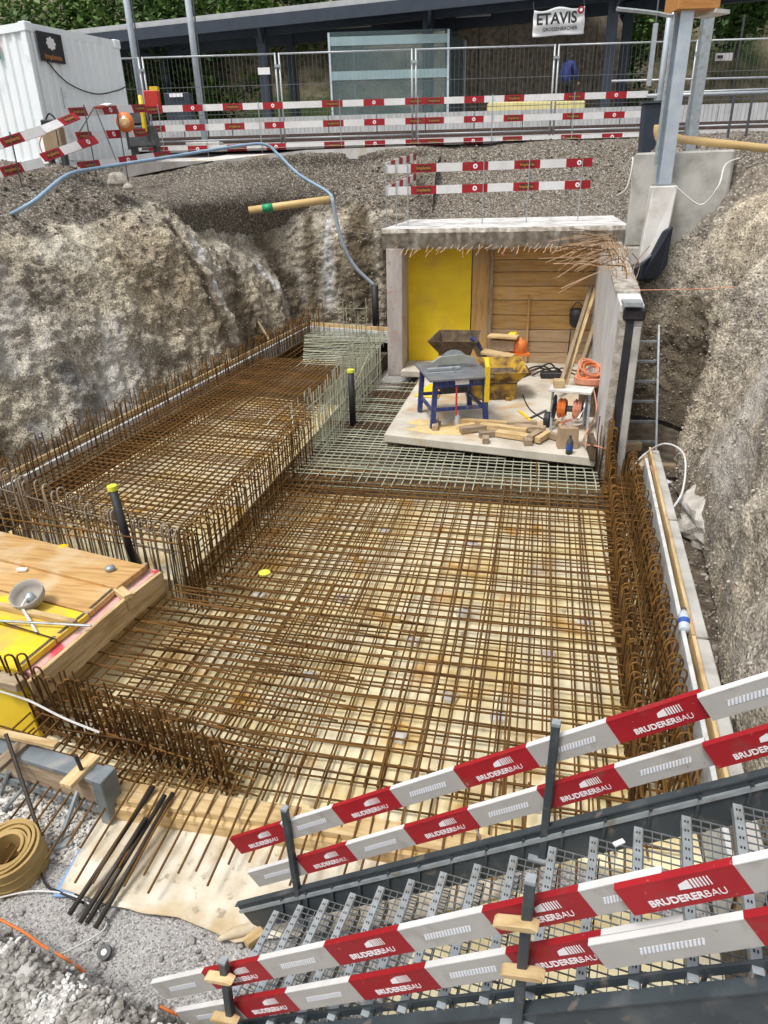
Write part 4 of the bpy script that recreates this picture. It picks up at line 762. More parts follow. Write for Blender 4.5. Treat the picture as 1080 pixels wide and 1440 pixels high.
b = MB(); bp_ = [(1.52, 2.50), (1.50, 2.72), (1.66, 2.80), (1.78, 2.92), (1.92, 3.28), (2.07, 3.35), (2.06, 2.75), (1.95, 2.55), (1.8, 2.46), (1.66, 2.52)]
k = len(bp_); vs = [(x, FY - .44 - .06 * math.sin(x * 9), z) for x, z in bp_] + [(x, FY - .15, z) for x, z in bp_]
b.add(vs, [tuple(range(k)), tuple(range(k, 2 * k))[::-1]] + [(i, k + i, k + (i + 1) % k, (i + 1) % k) for i in range(k)]); b.build('bitumen_wrap', 'bitumen', t, bevel=.03)
def h_post(name, label, base, top, wd, dp, fm='galv_post'):
    t = thing(name, label, 'steel post', base, 'grey steel posts on the footing'); ax = (top - base)
    for s in (-1, 1): MB().beam(base + RG * (dp / 2 * s), top + RG * (dp / 2 * s), wd, .018, up=RG).build('flange', fm, t)
    MB().beam(base, top, .014, dp - .02, up=RG).build('web', fm, t)
    MB().box(base + UP * .012, (wd * 1.5, dp * 1.5, .024), rz=.2).build('base_plate', 'galv', t); return t
b0 = Vector((1.87, FY - .12, 3.935)); h_post('steel_post', 'nearest grey steel post standing on the footing stub', b0, b0 + UP * 2.30, .19, .17)
b1 = PD(972, 190, 14.6); b1.z = 4.42; h_post('steel_post', 'second grey steel post behind the nearest one', b1, b1 + UP * 2.4, .17, .15, 'galv')
b1 = PD(922, 180, 15.2); b1.z = 4.4; t = thing('steel_rod_post', 'slim bright threaded post with coupler behind the nearest post', 'steel post', b1, 'grey steel posts on the footing')
MB().tube([b1, b1 + UP * 3.1], .05, 8).build('pole', 'galv_post', t, smooth=True); MB().tube([b1 + UP * .75, b1 + UP * 1.05], .075, 8).build('coupler', 'galv', t); MB().box(b1 + UP * .7, (.25, .25, .03)).build('collar', 'galv', t)
c = PD(912, 182, 15.0); t = thing('cable_duct', 'dark blue grey cable duct stub left of the steel posts', 'duct', c)
MB().hexa([c + RU * a + RG * b2 + UP * z for z, k in ((-.45, .8), (.42, 1)) for a, b2 in ((-.16 * k, -.1), (.16 * k, -.1), (.16 * k, .1), (-.16 * k, .1))]).build('duct_body', 'canopy', t, bevel=.02); MB().box(c + UP * .44, (.36, .26, .04), rz=.2).build('lid', 'steel_dark', t)
a = b0 + RU * -.16; tag(MB().tube(smooth_path([a + UP * .3, a + UP * 2.1, a + UP * 2.26 - RU * .1, a + UP * 2.36 - RU * .85], 5), .028, 7).build('downpipe', 'galv'), 'thin grey pipe climbing beside the nearest steel post', 'pipe')
c = b0 + UP * 2.45 + RU * .12; t = thing('beam_block', 'orange brown timber head on top of the nearest steel post', 'timber', c)
MB().box(c + RG * .1, (.62, .5, .3), rz=.25).build('block', mat('orange_timber', [(.42, .17, .04), (.52, .25, .07)], 4, .6, stretch=(1, 6, 6)), t, bevel=.01); MB().box(c - UP * .17 + RU * .3 + RG * .1, (.3, .4, .05), rz=.7).build('bracket', 'concrete_light', t)
c = PD(917, 78, 15.6); t = thing('pull_handle', 'hanging pale grey control stick on a chain by the canopy end', 'control stick', c); MB().beam(c - UP * .5, c + UP * .5, .12, .08).build('stick', 'galv', t); MB().tube([c + UP * .5, c + UP * 1.3], .014, 5).build('chain', 'mesh', t)
tag(MB().tube([PD(926, 187, 12.9), PD(960, 196, 12.9), PD(1100, 211, 12.2)], .06, 10).build('yellow_pipe', 'pipe_tan', smooth=True), 'long tan pipe lying behind the nearest steel post', 'pipe')
c = PD(924, 190, 12.7); tag(MB().tube(smooth_path([c + UP * .14, c + UP * .05, c - UP * .06 + RU * .05], 4), .065, 10).build('pipe_elbow', 'pipe_tan', smooth=True), 'short tan pipe elbow left of the nearest steel post', 'pipe')
for k, (z, D, lb) in enumerate(((133, 15.2, 'bright handrail running out from the steel posts'), (128, 17, 'upper thin handrail behind the steel posts'), (112, 17.5, 'topmost pale rail behind the steel posts'))):
    tag(MB().tube([PD((910, 950, 860)[k], z + 2, D), PD(1120, z - 4, D)], (.035, .022, .022)[k], 7).build('handrail', 'tube', smooth=True), lb, 'handrail', 'handrails behind the steel posts')
for px, D in ((1020, 16.5), (1045, 16.5)):
    a = PD(px, 212, D); tag(MB().tube([a - UP * .2, a + UP * 1.05], .025, 6).build('handrail_post', 'dark_grey'), f'dark rail stanchion {"nearer to" if px < 1030 else "farther from"} the steel posts', 'post')
c = PD(1018, 80, 30.5); t = thing('small_sign', 'small white sign on a thin pole before the brown slope', 'sign', c); MB().box(c, (.62, .03, .24), rz=.2).build('plate', 'print_white', t); MB().box(c - RG * .03 - RU * .15, (.2, .02, .1), rz=.2).build('print', 'print_dark', t)
a = PD(1033, 110, 30.3); MB().tube([Vector((a.x, a.y, 5.9)), Vector((a.x, a.y, 9.2))], .04, 6).build('pole', 'dark_grey', t)
mb = MB(); NU, NV = 40, 24; vs = []
for j in range(NV + 1):
    for i in range(NU):
        a, p = 2 * math.pi * i / NU, math.pi / 2 * j / NV; v = Vector((math.cos(a) * math.cos(p), math.sin(a) * math.cos(p), math.sin(p)))
        q = Vector((3.85 + v.x * 1.6, 13.55 + v.y * 1.1, 2.7 + v.z * 1.55)); vs.append(q + v * (.16 * noise.noise(q * 2.2) + .07 * noise.noise(q * 6) + .03 * noise.noise(q * 15)))
mb.add(vs, [(j * NU + i, j * NU + (i + 1) % NU, (j + 1) * NU + (i + 1) % NU, (j + 1) * NU + i) for j in range(NV) for i in range(NU)])
tag(mb.build('earth_mound', 'loose_soil', smooth=True), 'earth mound heaped before the big footing', None, None, 'structure')
# cables hanging on the footing
for pts, lb, m in (([PY(878, 236, 13.3), PY(890, 222, 13), PY(882, 262, 12.9), PY(868, 275, 13)], 'pale loose cable left of the footing', 'hose_white'), ([PY(950, 262, 12.7), PY(985, 288, 12.7), PY(1010, 262, 12.6), PY(1020, 232, 12.9), PY(1040, 222, 13)], 'pale cable loop hanging over the footing', 'hose_white'), ([PY(892, 408, 10.4), PY(960, 407, 10.3), PY(1012, 405, 10.2), PY(1050, 402, 10.0)], 'thin salmon string stretched over the bank', 'cord')):
    tag(MB().tube(smooth_path(pts, 6), .012 if m != 'cord' else .006, 5).build('cable', m), lb, 'cable')

# pipes and hose on the left bank
a, b2 = PY(350, 296, 16.6), PY(466, 280, 17.1); t = thing('drain_pipe', 'tan drain pipe with a green sleeve lying on the bank', 'pipe', a); d = (b2 - a).normalized()
MB().tube([a, a.lerp(b2, .5), b2], .085, 12).build('pipe', 'pipe_tan', t, smooth=True); MB().tube([a + d * .32, a + d * .56], .093, 12).build('sleeve', 'green', t, smooth=True)
tag(MB().tube(smooth_path([PZ(5, 306, 3.72), PD(45, 285, 11.6), PD(95, 246, 13.6), PD(140, 236, 14.6), PD(230, 222, 16), PD(330, 206, 17.6), PD(372, 203, 18.2), PD(392, 218, 18.2), PD(420, 245, 18), PD(458, 268, 17.8), PD(468, 278, 17.6)], 6), .032, 8).build('hose', 'hose_blue', smooth=True), 'long blue hose running from the bank up past the barrier', 'hose')
tag(MB().tube(smooth_path([PY(467, 278, 17.0), PY(478, 330, 17), PY(497, 372, 17.1), PY(527, 402, 17.2)], 6), .045, 8).build('hose', mat('hose_blue_grey', [(.26, .32, .40), (.4, .46, .54)], 7, .5), smooth=True), 'blue grey hose falling from the drain pipe to the black duct', 'hose')
tag(MB().tube([PY(527, 402, 17.2), Vector((PY(527, 402, 17.2).x, 17.2, .8))], .085, 10).build('black_duct', 'black', smooth=True), 'upright black duct where the grey hose ends', 'duct')
tag(MB().beam(PY(355, 438, 15.6), PY(378, 478, 15.2), .05, .03).build('stick', 'timber_old'), 'thin wooden stick leaning on the bank over the edge board', 'stick')
t = thing('old_drain_stone', 'broken grey concrete block in the top of the bank', 'stone', PD(165, 250, 14.2)); c = PD(165, 252, 14.2); MB().box(c, (.42, .34, .24), rz=.5, taper=.6).build('block', 'concrete_rough', t, bevel=.05); c = PD(180, 262, 13.8); MB().box(c, (.2, .16, .12), rz=.2, taper=.6).build('chip', 'concrete_rough', t, bevel=.04)

# ------------------------------------------------------------------ the underpass
YP = 14.4; SZ = 0.5
U = thing('underpass', 'cut open concrete underpass with bent bars round its mouth', 'underpass', (-.7, YP, SZ))
tp = MB()   # roof slab, broken front edge
nx = 60; vs = []
for i in range(nx + 1):
    x = -3.06 + 4.66 * i / nx; e = .15 * noise.noise(Vector((x * 3, 0, 5))) + .10 * noise.noise(Vector((x * 9, 1, 5)))
    zb = 2.88 + .07 * noise.noise(Vector((x * 5, 3, 1)))
    vs += [(x, YP + .02 + e * .4, 3.265 + .015 * noise.noise(Vector((x * 6, 9, 1)))), (x, YP - .03 + e, 3.19), (x, YP + .06 + e, zb + .12), (x, YP + .12 + .5 * e, zb), (x, 18.6, 2.9), (x, 18.6, 3.27)]
fs = []
for i in range(nx):
    for j in range(6): fs.append((i * 6 + j, (i + 1) * 6 + j, (i + 1) * 6 + (j + 1) % 6, i * 6 + (j + 1) % 6))
fs += [tuple(range(6)), tuple(nx * 6 + j for j in range(6))[::-1]]
mi = [0 if f % 6 in (0, 1, 2) else (1 if f % 6 == 5 else 2) for f in range(nx * 6)] + [0, 0]
tp.add(vs, fs); tp.m = mi; tp.build('roof_slab', ['concrete_rough', 'slabtop', 'concrete_light'], U)
MB().hexa([Vector(p) for p in ((-3.0, YP + .03, .35), (-2.69, YP + .06, .35), (-2.75, 18.6, .35), (-3.05, 18.6, .35), (-2.98, YP + .03, 2.9), (-2.66, YP + .06, 2.9), (-2.75, 18.6, 2.9), (-3.05, 18.6, 2.9))]).build('side_wall', 'pier', U, bevel=.012)
WR0, WR1 = Vector((1.02, 9.78, 0)), Vector((1.22, 18.4, 0)); off = Vector((.36, -.01, 0)); WM = WR0.lerp(WR1, (14.33 - 9.78) / 8.62)
MB().hexa([WR0 + UP * .1, WR0 + off + UP * .1, WM + off + UP * .1, WM + UP * .1, WR0 + UP * 2.58 + Vector((.06, 0, 0)), WR0 + off + UP * 2.58 + Vector((.0, 0, 0)), WM + off + UP * 2.96, WM + UP * 2.96]).build('side_wall', 'white_wall', U, bevel=.012)
MB().hexa([WM + UP * .1 + Vector((.002, .003, 0)), WM + off + UP * .1 + Vector((.002, .003, 0)), WR1 + off + UP * .1, WR1 + UP * .1, WM + UP * 2.897 + Vector((.002, .003, 0)), WM + off + UP * 2.897 + Vector((.002, .003, 0)), WR1 + off + UP * 2.897, WR1 + UP * 2.897]).build('side_wall', 'white_wall', U)
MB().beam(WR0 + Vector((.205, .6, 2.645)), WR0 + Vector((.29, 4.5, 2.97)), .33, .06).build('wall_top', 'concrete_rough', U, bevel=.01)
MB().beam(WR0 + Vector((.06, -.025, .12)), WR0 + Vector((.105, -.025, 2.5)), .11, .05, up=(0, 1, 0)).build('end_strip', 'concrete_rough', U, bevel=.008)
MB().beam(WR0 + Vector((.17, -.03, .12)), WR0 + Vector((.2, -.03, 2.5)), .10, .06, up=(0, 1, 0)).build('waterstop', 'black', U)
MB().beam(WR0 + Vector((.30, -.03, .12)), WR0 + Vector((.30, -.03, 2.3)), .10, .06, up=(0, 1, 0)).build('end_strip', 'concrete', U, bevel=.008)
MB().box(WR0 + Vector((.24, -.03, 2.46)), (.28, .12, .16)).build('end_cap', 'black', U, bevel=.03); MB().box(WR0 + Vector((.2, 0, 2.6)), (.24, .3, .05)).build('cap_plate', 'galv', U)
MB().prism([(-2.22, 10.26), (.97, 9.62), (1.03, 10.2), (1.2, 15.3), (-2.7, 15.3), (-2.7, 14.3), (-2.2, 14.3)], .36, .5).build('floor_slab', 'slab', U, bevel=.015)
MB().hexa([Vector(p) for p in ((-2.4, 11, 0), (1.0, 10.4, 0), (1.2, 15.3, 0), (-2.7, 15.3, 0), (-2.0, 10.9, .359), (.95, 10.2, .359), (1.2, 15.3, .359), (-2.4, 15.3, .359))]).build('slab_base', 'wet_earth', U)  # dark block standing in for the shaded gap beneath the slab
# formwork boards closing the tunnel
BK = thing('back_formwork', 'yellow and brown formwork boards closing the tunnel', 'formwork', (-.7, 15.32, SZ))
MB().box((-2.02, 15.28, 1.67), (1.34, .06, 2.34)).build('yellow_board', 'yellow_panel', BK, bevel=.006)
MB().box((-2.72, 15.2, 1.7), (.06, .16, 2.4)).build('edge_post', 'timber_old', BK)
MB().box((-1.15, 15.29, 1.67), (.36, .05, 2.34)).build('narrow_board', 'board_brown', BK, bevel=.006)
MB().box((-.93, 15.22, 1.7), (.07, .1, 2.4)).build('edge_post', 'timber_old', BK); MB().box((-.14, 15.22, 1.2), (.04, .06, 1.4)).build('edge_post', 'board_brown', BK)
zz = [.5, .72, .95, 1.2, 1.5, 1.8, 2.08, 2.36, 2.6, 2.86]
for i in range(len(zz) - 1): MB().box((.155, 15.29 + .012 * (i % 2), (zz[i] + zz[i + 1]) / 2), (2.11, .05, zz[i + 1] - zz[i] - .012)).build('plank', 'board_brown' if i > 2 else 'board_grey', BK, bevel=.004)
# frayed bars round the mouth
rr = random.Random(5)
for i in range(38):
    x = -2.75 + 3.7 * i / 37 + rr.uniform(-.04, .04); z = 2.93 + rr.uniform(-.03, .05)
    bar((x, YP + .02, z), (x - rr.uniform(.0, .14), YP - rr.uniform(.04, .2), z - rr.uniform(.05, .17)), .009, U, 'tan_bar', 'bent_bar')
for i in range(46):
    y = 10.9 + 3.4 * rr.random() ** .8; p0 = Vector((1.0 + .022 * (y - 9.8) + rr.uniform(.05, .32), y, 2.66 + .083 * (y - 10.4))); L = rr.uniform(.55, 1.15)
    an = rr.uniform(-.5, .35); s = Vector((-math.cos(an), -.25 + math.sin(an) * .3, 0)); hz = rr.uniform(-.35, .35)
    pts = smooth_path([p0 - UP * .05, p0 + UP * rr.uniform(.08, .22) - Vector((.04, 0, 0)), p0 + s * L * .5 + UP * (.12 + hz * .3), p0 + s * L + UP * hz * .8], 3)
    MB().tube(pts, .008, 4).build('bent_bar', 'tan_bar' if i % 3 else 'rust', U)
for i in range(14):
    y = 11 + 3 * rr.random(); p0 = Vector((1.32 + .02 * (y - 9.8), y, 2.55)); MB().tube(smooth_path([p0, p0 + Vector((rr.uniform(-.1, .15), 0, .35)), p0 + Vector((rr.uniform(-.3, .25), rr.uniform(-.3, .1), .45 + rr.random() * .2))], 3), .008, 4).build('bent_bar', 'tan_bar', U)

# ------------------------------------------------------------------ things inside the tunnel mouth
def at(px, py, z=SZ): return PZ(px, py, z)
# table saw
t = thing('table_saw', 'blue legged site table saw with grey top and yellow fence', 'table saw', at(645, 590)); c0 = at(608, 604); c1 = at(683, 598)
ex = (c1 - c0); W_ = ex.length; ex.normalize(); ey = Vector((-ex.y, ex.x, 0)); o_ = c0 + UP * .02; D_ = .95; HT = .72
q = lambda a, b2, z: o_ + ex * a + ey * b2 + UP * z
for a, b2 in ((0, 0), (W_, 0), (0, D_), (W_, D_)):
    MB().beam(q(a, b2, 0 if a or b2 else .0), q(a + (.05 if a == 0 else -.05), b2, HT), .075, .075, up=ey).build('leg', 'blue_leg', t)
for a, b2, a2, b3, z in ((0.03, 0, W_ - .03, 0, .30), (.03, D_, W_ - .03, D_, .30), (.02, .02, .02, D_, .26), (W_ - .02, .02, W_ - .02, D_, .26)): MB().beam(q(a, b2, z), q(a2, b3, z), .04, .05).build('cross_bar', 'blue_leg', t)
MB().beam(q(-.0, -.03, HT + .0), q(W_, -.03, HT), .03, .12).build('apron', 'blue_leg', t)
tb = q(W_ / 2, D_ / 2, HT + .075); rz_ = math.atan2(ex.y, ex.x)
MB().box(tb, (W_ + .14, D_ + .22, .035), rz=rz_).build('table_top', 'saw_top', t, bevel=.005)
MB().box(q(W_ * .52, -.055, HT + .01), (.22, .01, .07), rz=rz_).build('maker_plate', 'print_white', t)
g_ = q(W_ * .55, D_ * .62, HT + .1); R = Matrix((ex, UP, -ey)).transposed()
MB().lathe(g_ + UP * .02, [(.26, -.006), (.26, .006)], 22, R=R).build('blade', 'galv', t)
pr = [(-.36, .05), (.36, .05), (.36, .13), (.14, .20), (-.22, .18), (-.36, .10)]; b = MB(); vs = [g_ + ex * x + UP * z + ey * s for s in (-.035, .035) for x, z in pr]
b.add(vs, [tuple(range(6)), tuple(range(6, 12))[::-1]] + [(i, 6 + i, 6 + (i + 1) % 6, (i + 1) % 6) for i in range(6)]); b.build('blade_guard', mat('guard_grey', [(.26, .27, .24), (.36, .37, .33)], 4, .5), t)
MB().box(q(W_ * .32, D_ * .45, HT + .12), (.55, .07, .05), rz=rz_).build('rip_fence', 'galv', t, bevel=.005); MB().box(q(W_ * .3, D_ * .28, HT + .1), (.6, .05, .02), rz=rz_).build('mitre_bar', 'galv', t)
MB().beam(q(W_ - .03, -.09, HT - .32), q(W_ - .03, -.09, HT + .24), .07, .05, up=ey).build('push_arm', 'yellow', t); MB().beam(q(W_ - .03, -.08, HT + .22), q(W_ + .02, .16, HT + .3), .06, .05).build('push_handle', 'yellow', t)
MB().box(q(W_ * .5, D_ * .5, HT - .1), (W_ * .5, D_ * .5, .3), rz=rz_).build('motor_housing', 'dark_grey', t, bevel=.02); MB().tube([q(W_ * .42, -.06, HT - .05), q(W_ * .42, -.06, .2)], .016, 6).build('red_rod', 'redglow', t)
tag(MB().beam(c0 + Vector((.06, -.12, .06)), c0 + Vector((.0, .42, .06)), .1, .1).build('timber_block', 'timber_old', bevel=.008), 'timber block under the front leg of the table saw', 'timber block')
# skip / mortar tub behind, with boards and tools in it
c = at(688, 556); t = thing('tipping_skip', 'rusty yellow tipping skip behind the table saw', 'skip', c); rz_ = .18
MB().box(c + UP * .16, (.86, .62, .32), rz=rz_, taper=1.06).build('body', 'skip', t, bevel=.02)
b = MB(); X = Matrix.Rotation(rz_, 3, 'Z'); cc = c + UP * .32
pr0 = [Vector(v) for v in ((-.45, -.33, 0), (.45, -.33, 0), (.45, .33, 0), (-.45, .33, 0))]; pr1 = [Vector(v) for v in ((-.6, -.45, .2), (.62, -.45, .2), (.62, .48, .28), (-.6, .48, .28))]
for i in range(4):
    a, b2, d, e = pr0[i], pr0[(i + 1) % 4], pr1[(i + 1) % 4], pr1[i]; s = .94
    b.hexa([cc + X @ v for v in (a, b2, b2 * s, a * s, e, d, Vector((d.x * s, d.y * s, d.z)), Vector((e.x * s, e.y * s, e.z)))])
b.build('rim', 'skip', t); MB().box(c + UP * .36, (.9, .66, .14), rz=rz_).build('contents', 'soil_dark', t)
for s in (-.3, .3): MB().beam(c + X @ Vector((s, -.4, .02)), c + X @ Vector((s, .4, .02)), .09, .07).build('skid', 'skip', t)
MB().tube([cc + X @ Vector((.56, -.3, .1)), cc + X @ Vector((.68, -.2, .12)), cc + X @ Vector((.66, .2, .16))], .03, 6).build('tipping_lever', 'rust_dark', t)
p = at(640, 530); t = thing('dark_tub', 'dark brown mixing tub with sloping sides behind the table saw', 'tub', p)
b = MB(); lo = [Vector(v) for v in ((-.3, -.22, .52), (.3, -.22, .52), (.3, .22, .52), (-.3, .22, .52))]; hi = [Vector(v) for v in ((-.52, -.36, .78), (.46, -.36, .78), (.46, .4, .86), (-.38, .4, .86))]
for i in range(4):
    a, b2, d, e = lo[i], lo[(i + 1) % 4], hi[(i + 1) % 4], hi[i]; s = .93; b.hexa([p + v for v in (a, b2, b2 * s, a * s, e, d, Vector((d.x * s, d.y * s, d.z)), Vector((e.x * s, e.y * s, e.z)))])
b.build('tub_side', 'soil_dark', t); MB().box(p + UP * .5, (.62, .46, .05)).build('tub_bottom', 'soil_dark', t); MB().box(p + UP * .25, (.5, .4, .46)).build('stand', 'dark_grey', t)
def plank(px, py, z, L, w_, h, rz, m, name, label, cat, grp=None, tilt=0, bev=.006):
    c = PZ(px, py, z); d = Vector((math.cos(rz) * math.cos(tilt), math.sin(rz) * math.cos(tilt), math.sin(tilt))); return tag(MB().beam(c - d * L / 2, c + d * L / 2, w_, h).build(name, m, bevel=bev), label, cat, grp)
plank(708, 473, 1.30, .58, .26, .05, -.2, 'timber', 'wooden_box_lid', 'pale wooden board lying on top of the skip load', 'board')
plank(708, 484, 1.12, .50, .3, .2, -.2, 'cardboard', 'brown_box', 'brown open box between two boards in the skip', 'box')
plank(700, 498, 1.02, .62, .28, .06, -.25, 'timber', 'short_board', 'lower pale board sticking out of the skip', 'board', tilt=-.1)
plank(721, 477, 1.22, .16, .2, .26, -.2, 'yellow', 'yellow_box', 'small yellow plastic box standing in the skip', 'box', bev=.02)
c = PZ(731, 487, 1.1); t = thing('orange_canister', 'bright orange canister with a rounded top in the skip', 'canister', c); MB().lathe(c, [(.12, -.12), (.14, -.1), (.14, .06), (.1, .12), (.04, .14), (.04, .17)], 14).build('body', 'orange', t, smooth=True); MB().box(c - UP * .14, (.36, .3, .05), rz=.2).build('tray', 'orange', t)
plank(672, 490, 1.02, .06, .62, .5, .4, 'blue_leg', 'blue_shovel_blade', 'dark blue steel plate leaning between tub and skip', 'plate', tilt=.5)
c = at(592, 556); tag(MB().hexa([c + Vector(v) for v in ((-.14, -.12, .0), (.36, -.22, .0), (.34, .42, .0), (.06, .5, 0), (-.1, -.1, .045), (.34, -.2, .05), (.32, .4, .11), (.1, .48, .11))]).build('yellow_mat', 'yellow', bevel=.02), 'bright yellow board lying behind the left saw legs', 'board')
# timber offcuts
OFF = 'timber offcuts before the table saw'
for k, (px, py, L, rz, z, w_, lb) in enumerate(((708, 602, .75, -.05, .07, .12, 'large pale squared offcut on top of the timber pile'), (665, 603, .42, .3, .06, .10, 'slanting offcut at the saw end of the pile'), (745, 602, .48, -.35, .09, .11, 'offcut pointing at the cable reel'), (722, 612, .55, -.12, .06, .13, 'thick squared offcut in the front row'), (690, 610, .36, .15, .05, .1, 'short offcut under the big squared one'),
    (752, 612, .32, .9, .09, .10, 'offcut turned end-on at the reel side'), (764, 614, .40, 1.3, .07, .09, 'offcut lying crosswise near the paper bag'), (778, 613, .36, -.9, .06, .09, 'last offcut of the pile beside the paper bag'), (733, 596, .5, .05, .05, .08, 'thin strip offcut behind the pile'), (676, 594, .85, .12, .09, .09, 'long round edged offcut at the back of the pile'), (742, 620, .2, 1.5, .05, .12, 'stubby cube offcut at the front of the pile'), (683, 618, .16, 1.4, .05, .1, 'small cut block lying alone before the pile'), (655, 600, .3, .8, .05, .08, 'narrow offcut touching the water bottle'))):
    plank(px, py, SZ + z, L, w_, .09, rz + .2 - .4 * (k % 3 == 0), 'timber_old' if k % 3 else 'timber', 'timber_offcut', lb, 'offcut', OFF)
b = MB(); rr = random.Random(9)
for (cx, cy, rx, ry) in ((-1.35, 10.55, .55, .22), (-.95, 10.75, .4, .25), (-1.75, 10.9, .2, .15)):
    n = 22; vs = [(cx, cy, SZ + .03)] + [(cx + rx * (1 + .35 * noise.noise(Vector((k * .7, cx, 0)))) * math.cos(k * 6.283 / n), cy + ry * (1 + .45 * noise.noise(Vector((k * .9, cy, 3)))) * math.sin(k * 6.283 / n), SZ + .003) for k in range(n)]
    b.add(vs, [(0, 1 + k, 1 + (k + 1) % n) for k in range(n)])
tag(b.build('sawdust', 'sawdust'), 'yellow sawdust spread on the slab before the table saw', None, None, 'stuff')
def bottle(name, c, h, r, m, label, lab=None):
    t = thing(name, label, 'bottle', c)
    MB().lathe(c, [(r * .92, 0), (r, .01), (r, h * .62), (r * .85, h * .74), (r * .35, h * .88), (r * .35, h * .95)], 12).build('body', m, t, smooth=True); MB().lathe(c + UP * h * .95, [(r * .42, 0), (r * .42, h * .07)], 10).build('cap', 'dark_grey' if lab else 'print_white', t)
    if lab: MB().lathe(c + UP * h * .25, [(r * 1.03, 0), (r * 1.03, h * .28)], 12).build('bottle_label', lab, t)
    return t
bottle('water_bottle', at(643, 600), .26, .045, 'plasticbottle', 'clear plastic bottle standing by the saw leg')
bottle('spray_bottle', at(800, 638), .27, .05, 'dark_grey', 'dark spray bottle with blue label before the paper bag', 'label_blue')
c = at(797, 628); t = thing('paper_bag', 'small brown paper bag stuffed with red and white wrapping', 'bag', c); MB().box(c + UP * .16, (.3, .22, .32), rz=.1, taper=.9).build('bag', 'cardboard', t, bevel=.01)
rr = random.Random(3); b = MB()
for k in range(12): a = Vector((rr.uniform(-.13, .13), rr.uniform(-.08, .08), .3 + rr.uniform(0, .14))); b.add([c + a, c + a + Vector((rr.uniform(-.12, .12), .05, rr.uniform(-.02, .12))), c + a + Vector((rr.uniform(-.1, .1), -.06, rr.uniform(0, .1)))], [(0, 1, 2)], k % 2)
b.build('wrapping', ['cord', 'print_white'], t)
# cable reel
c = at(797, 604) + Vector((.02, .06, 0)); t = thing('cable_reel', 'steel cable reel with orange cable in a grey frame', 'cable reel', c); ax = Vector((.97, -.2, 0)); R = Matrix((Vector((0, 0, 1)), Vector((.2, .97, 0)), ax)).transposed()
for s in (-.24, .24): MB().lathe(c + UP * .32 + ax * s, [(.2, -.008), (.2, .008)], 18, R=R).build('flange', 'black' if s < 0 else 'galv', t)
for k in range(2):
    b = MB(); n = 7
    for j in range(n): b.tube([c + UP * .32 + ax * ((-.17 if k == 0 else .07) + j * .018) + (UP * math.cos(a) + Vector((.2, .97, 0)) * math.sin(a)) * (.13 + .012 * ((j * 5) % 3)) for a in (i * 6.2832 / 14 for i in range(15))], .011, 5, cap=False)
    b.build('cable_winding', 'orange' if k == 0 else 'cord', t)
MB().lathe(c + UP * .32 - ax * .25, [(.05, 0), (.05, .5)], 10, R=R).build('drum', 'dark_grey', t)
for s in (-.28, .28):
    MB().beam(c + ax * s + Vector((0, -.2, .0)), c + ax * s + Vector((0, -.03, .62)), .035, .035).build('frame_leg', 'galv', t); MB().beam(c + ax * s + Vector((0, .22, .0)), c + ax * s + Vector((0, .02, .62)), .035, .035).build('frame_leg', 'galv', t)
MB().box(c + UP * .63, (.64, .34, .04), rz=-.2).build('top_plate', 'concrete_light', t, bevel=.005)
MB().lathe(c + UP * .12 - ax * .34, [(.12, -.04), (.12, .04)], 16, R=R).build('wheel', 'black', t)
tag(MB().box(c + UP * .71 + ax * -.2, (.16, .16, .12), rz=.1).build('timber_block', 'timber', bevel=.006), 'small wooden block standing on the cable reel frame', 'timber block')
# coil of red hose on a stand by the wall
c = at(826, 597) + Vector((0, .55, 0)); t = thing('hose_coil', 'salmon red hose coiled over a drum by the white wall', 'hose coil', c); rr = random.Random(8)
for k in range(9):
    R_ = rr.uniform(.13, .21); cx = Vector((rr.uniform(-.04, .04), rr.uniform(-.06, .06), .72 + rr.uniform(-.05, .1))); tl = rr.uniform(-.5, .5)
    MB().tube([c + cx + Vector((math.cos(a) * R_, math.sin(a) * R_ * .7, math.sin(a + tl) * R_ * .6)) for a in (i * 6.2832 / 18 for i in range(19))], .013, 5, cap=False).build('hose_loop', 'cord' if k % 3 else 'orange', t)
MB().lathe(c + UP * .5, [(.2, 0), (.24, .06), (.24, .14)], 16).build('drum', 'cord', t); MB().box(c + UP * .25, (.26, .3, .5)).build('stand', 'soil_dark', t)
tag(MB().tube(smooth_path([c + Vector((.05, -.2, .55)), c + Vector((.12, -.5, .2)), at(820, 620, .55), at(842, 628, .75), PY(868, 640, 9.75)], 6), .012, 5).build('hose', 'cord'), 'salmon hose running from the coil over the wall end', 'hose')
tag(MB().tube(smooth_path([at(735, 555, .52), at(745, 575, .52), at(770, 592, .52), at(782, 590, .6)], 6), .011, 5).build('cable', 'black'), 'thin black cable curving over the slab to the reel', 'cable')
b3 = thing('cable_heap', 'tangle of black cable and tools on the slab by the back boards', 'cable', at(760, 522)); rr = random.Random(4)
for k in range(6): p = at(750 + rr.uniform(-20, 40), 527 + rr.uniform(-6, 5), .53); MB().tube(smooth_path([p, p + Vector((.2, .1, .12 * rr.random())), p + Vector((.45, -.05, .2 * rr.random())), p + Vector((.6, .15, 0))], 5), .018, 5).build('cable_loop', 'black' if k % 2 else 'soil_dark', b3)
MB().box(at(778, 527, .56), (.5, .2, .12), rz=.1).build('tool_case', 'black', b3, bevel=.02)
c = at(740, 585); t = thing('folding_square', 'yellow and grey carpenter square lying on the slab', 'square', c); MB().beam(at(730, 578, .515), at(745, 590, .515), .05, .02).build('arm', 'yellow', t); MB().beam(at(745, 590, .515), at(741, 600, .515), .06, .02).build('arm', 'yellow', t); MB().beam(at(745, 588, .52), at(768, 577, .52), .03, .02).build('arm', 'dark_grey', t)
LT = 'poles leaning on the wall boards'
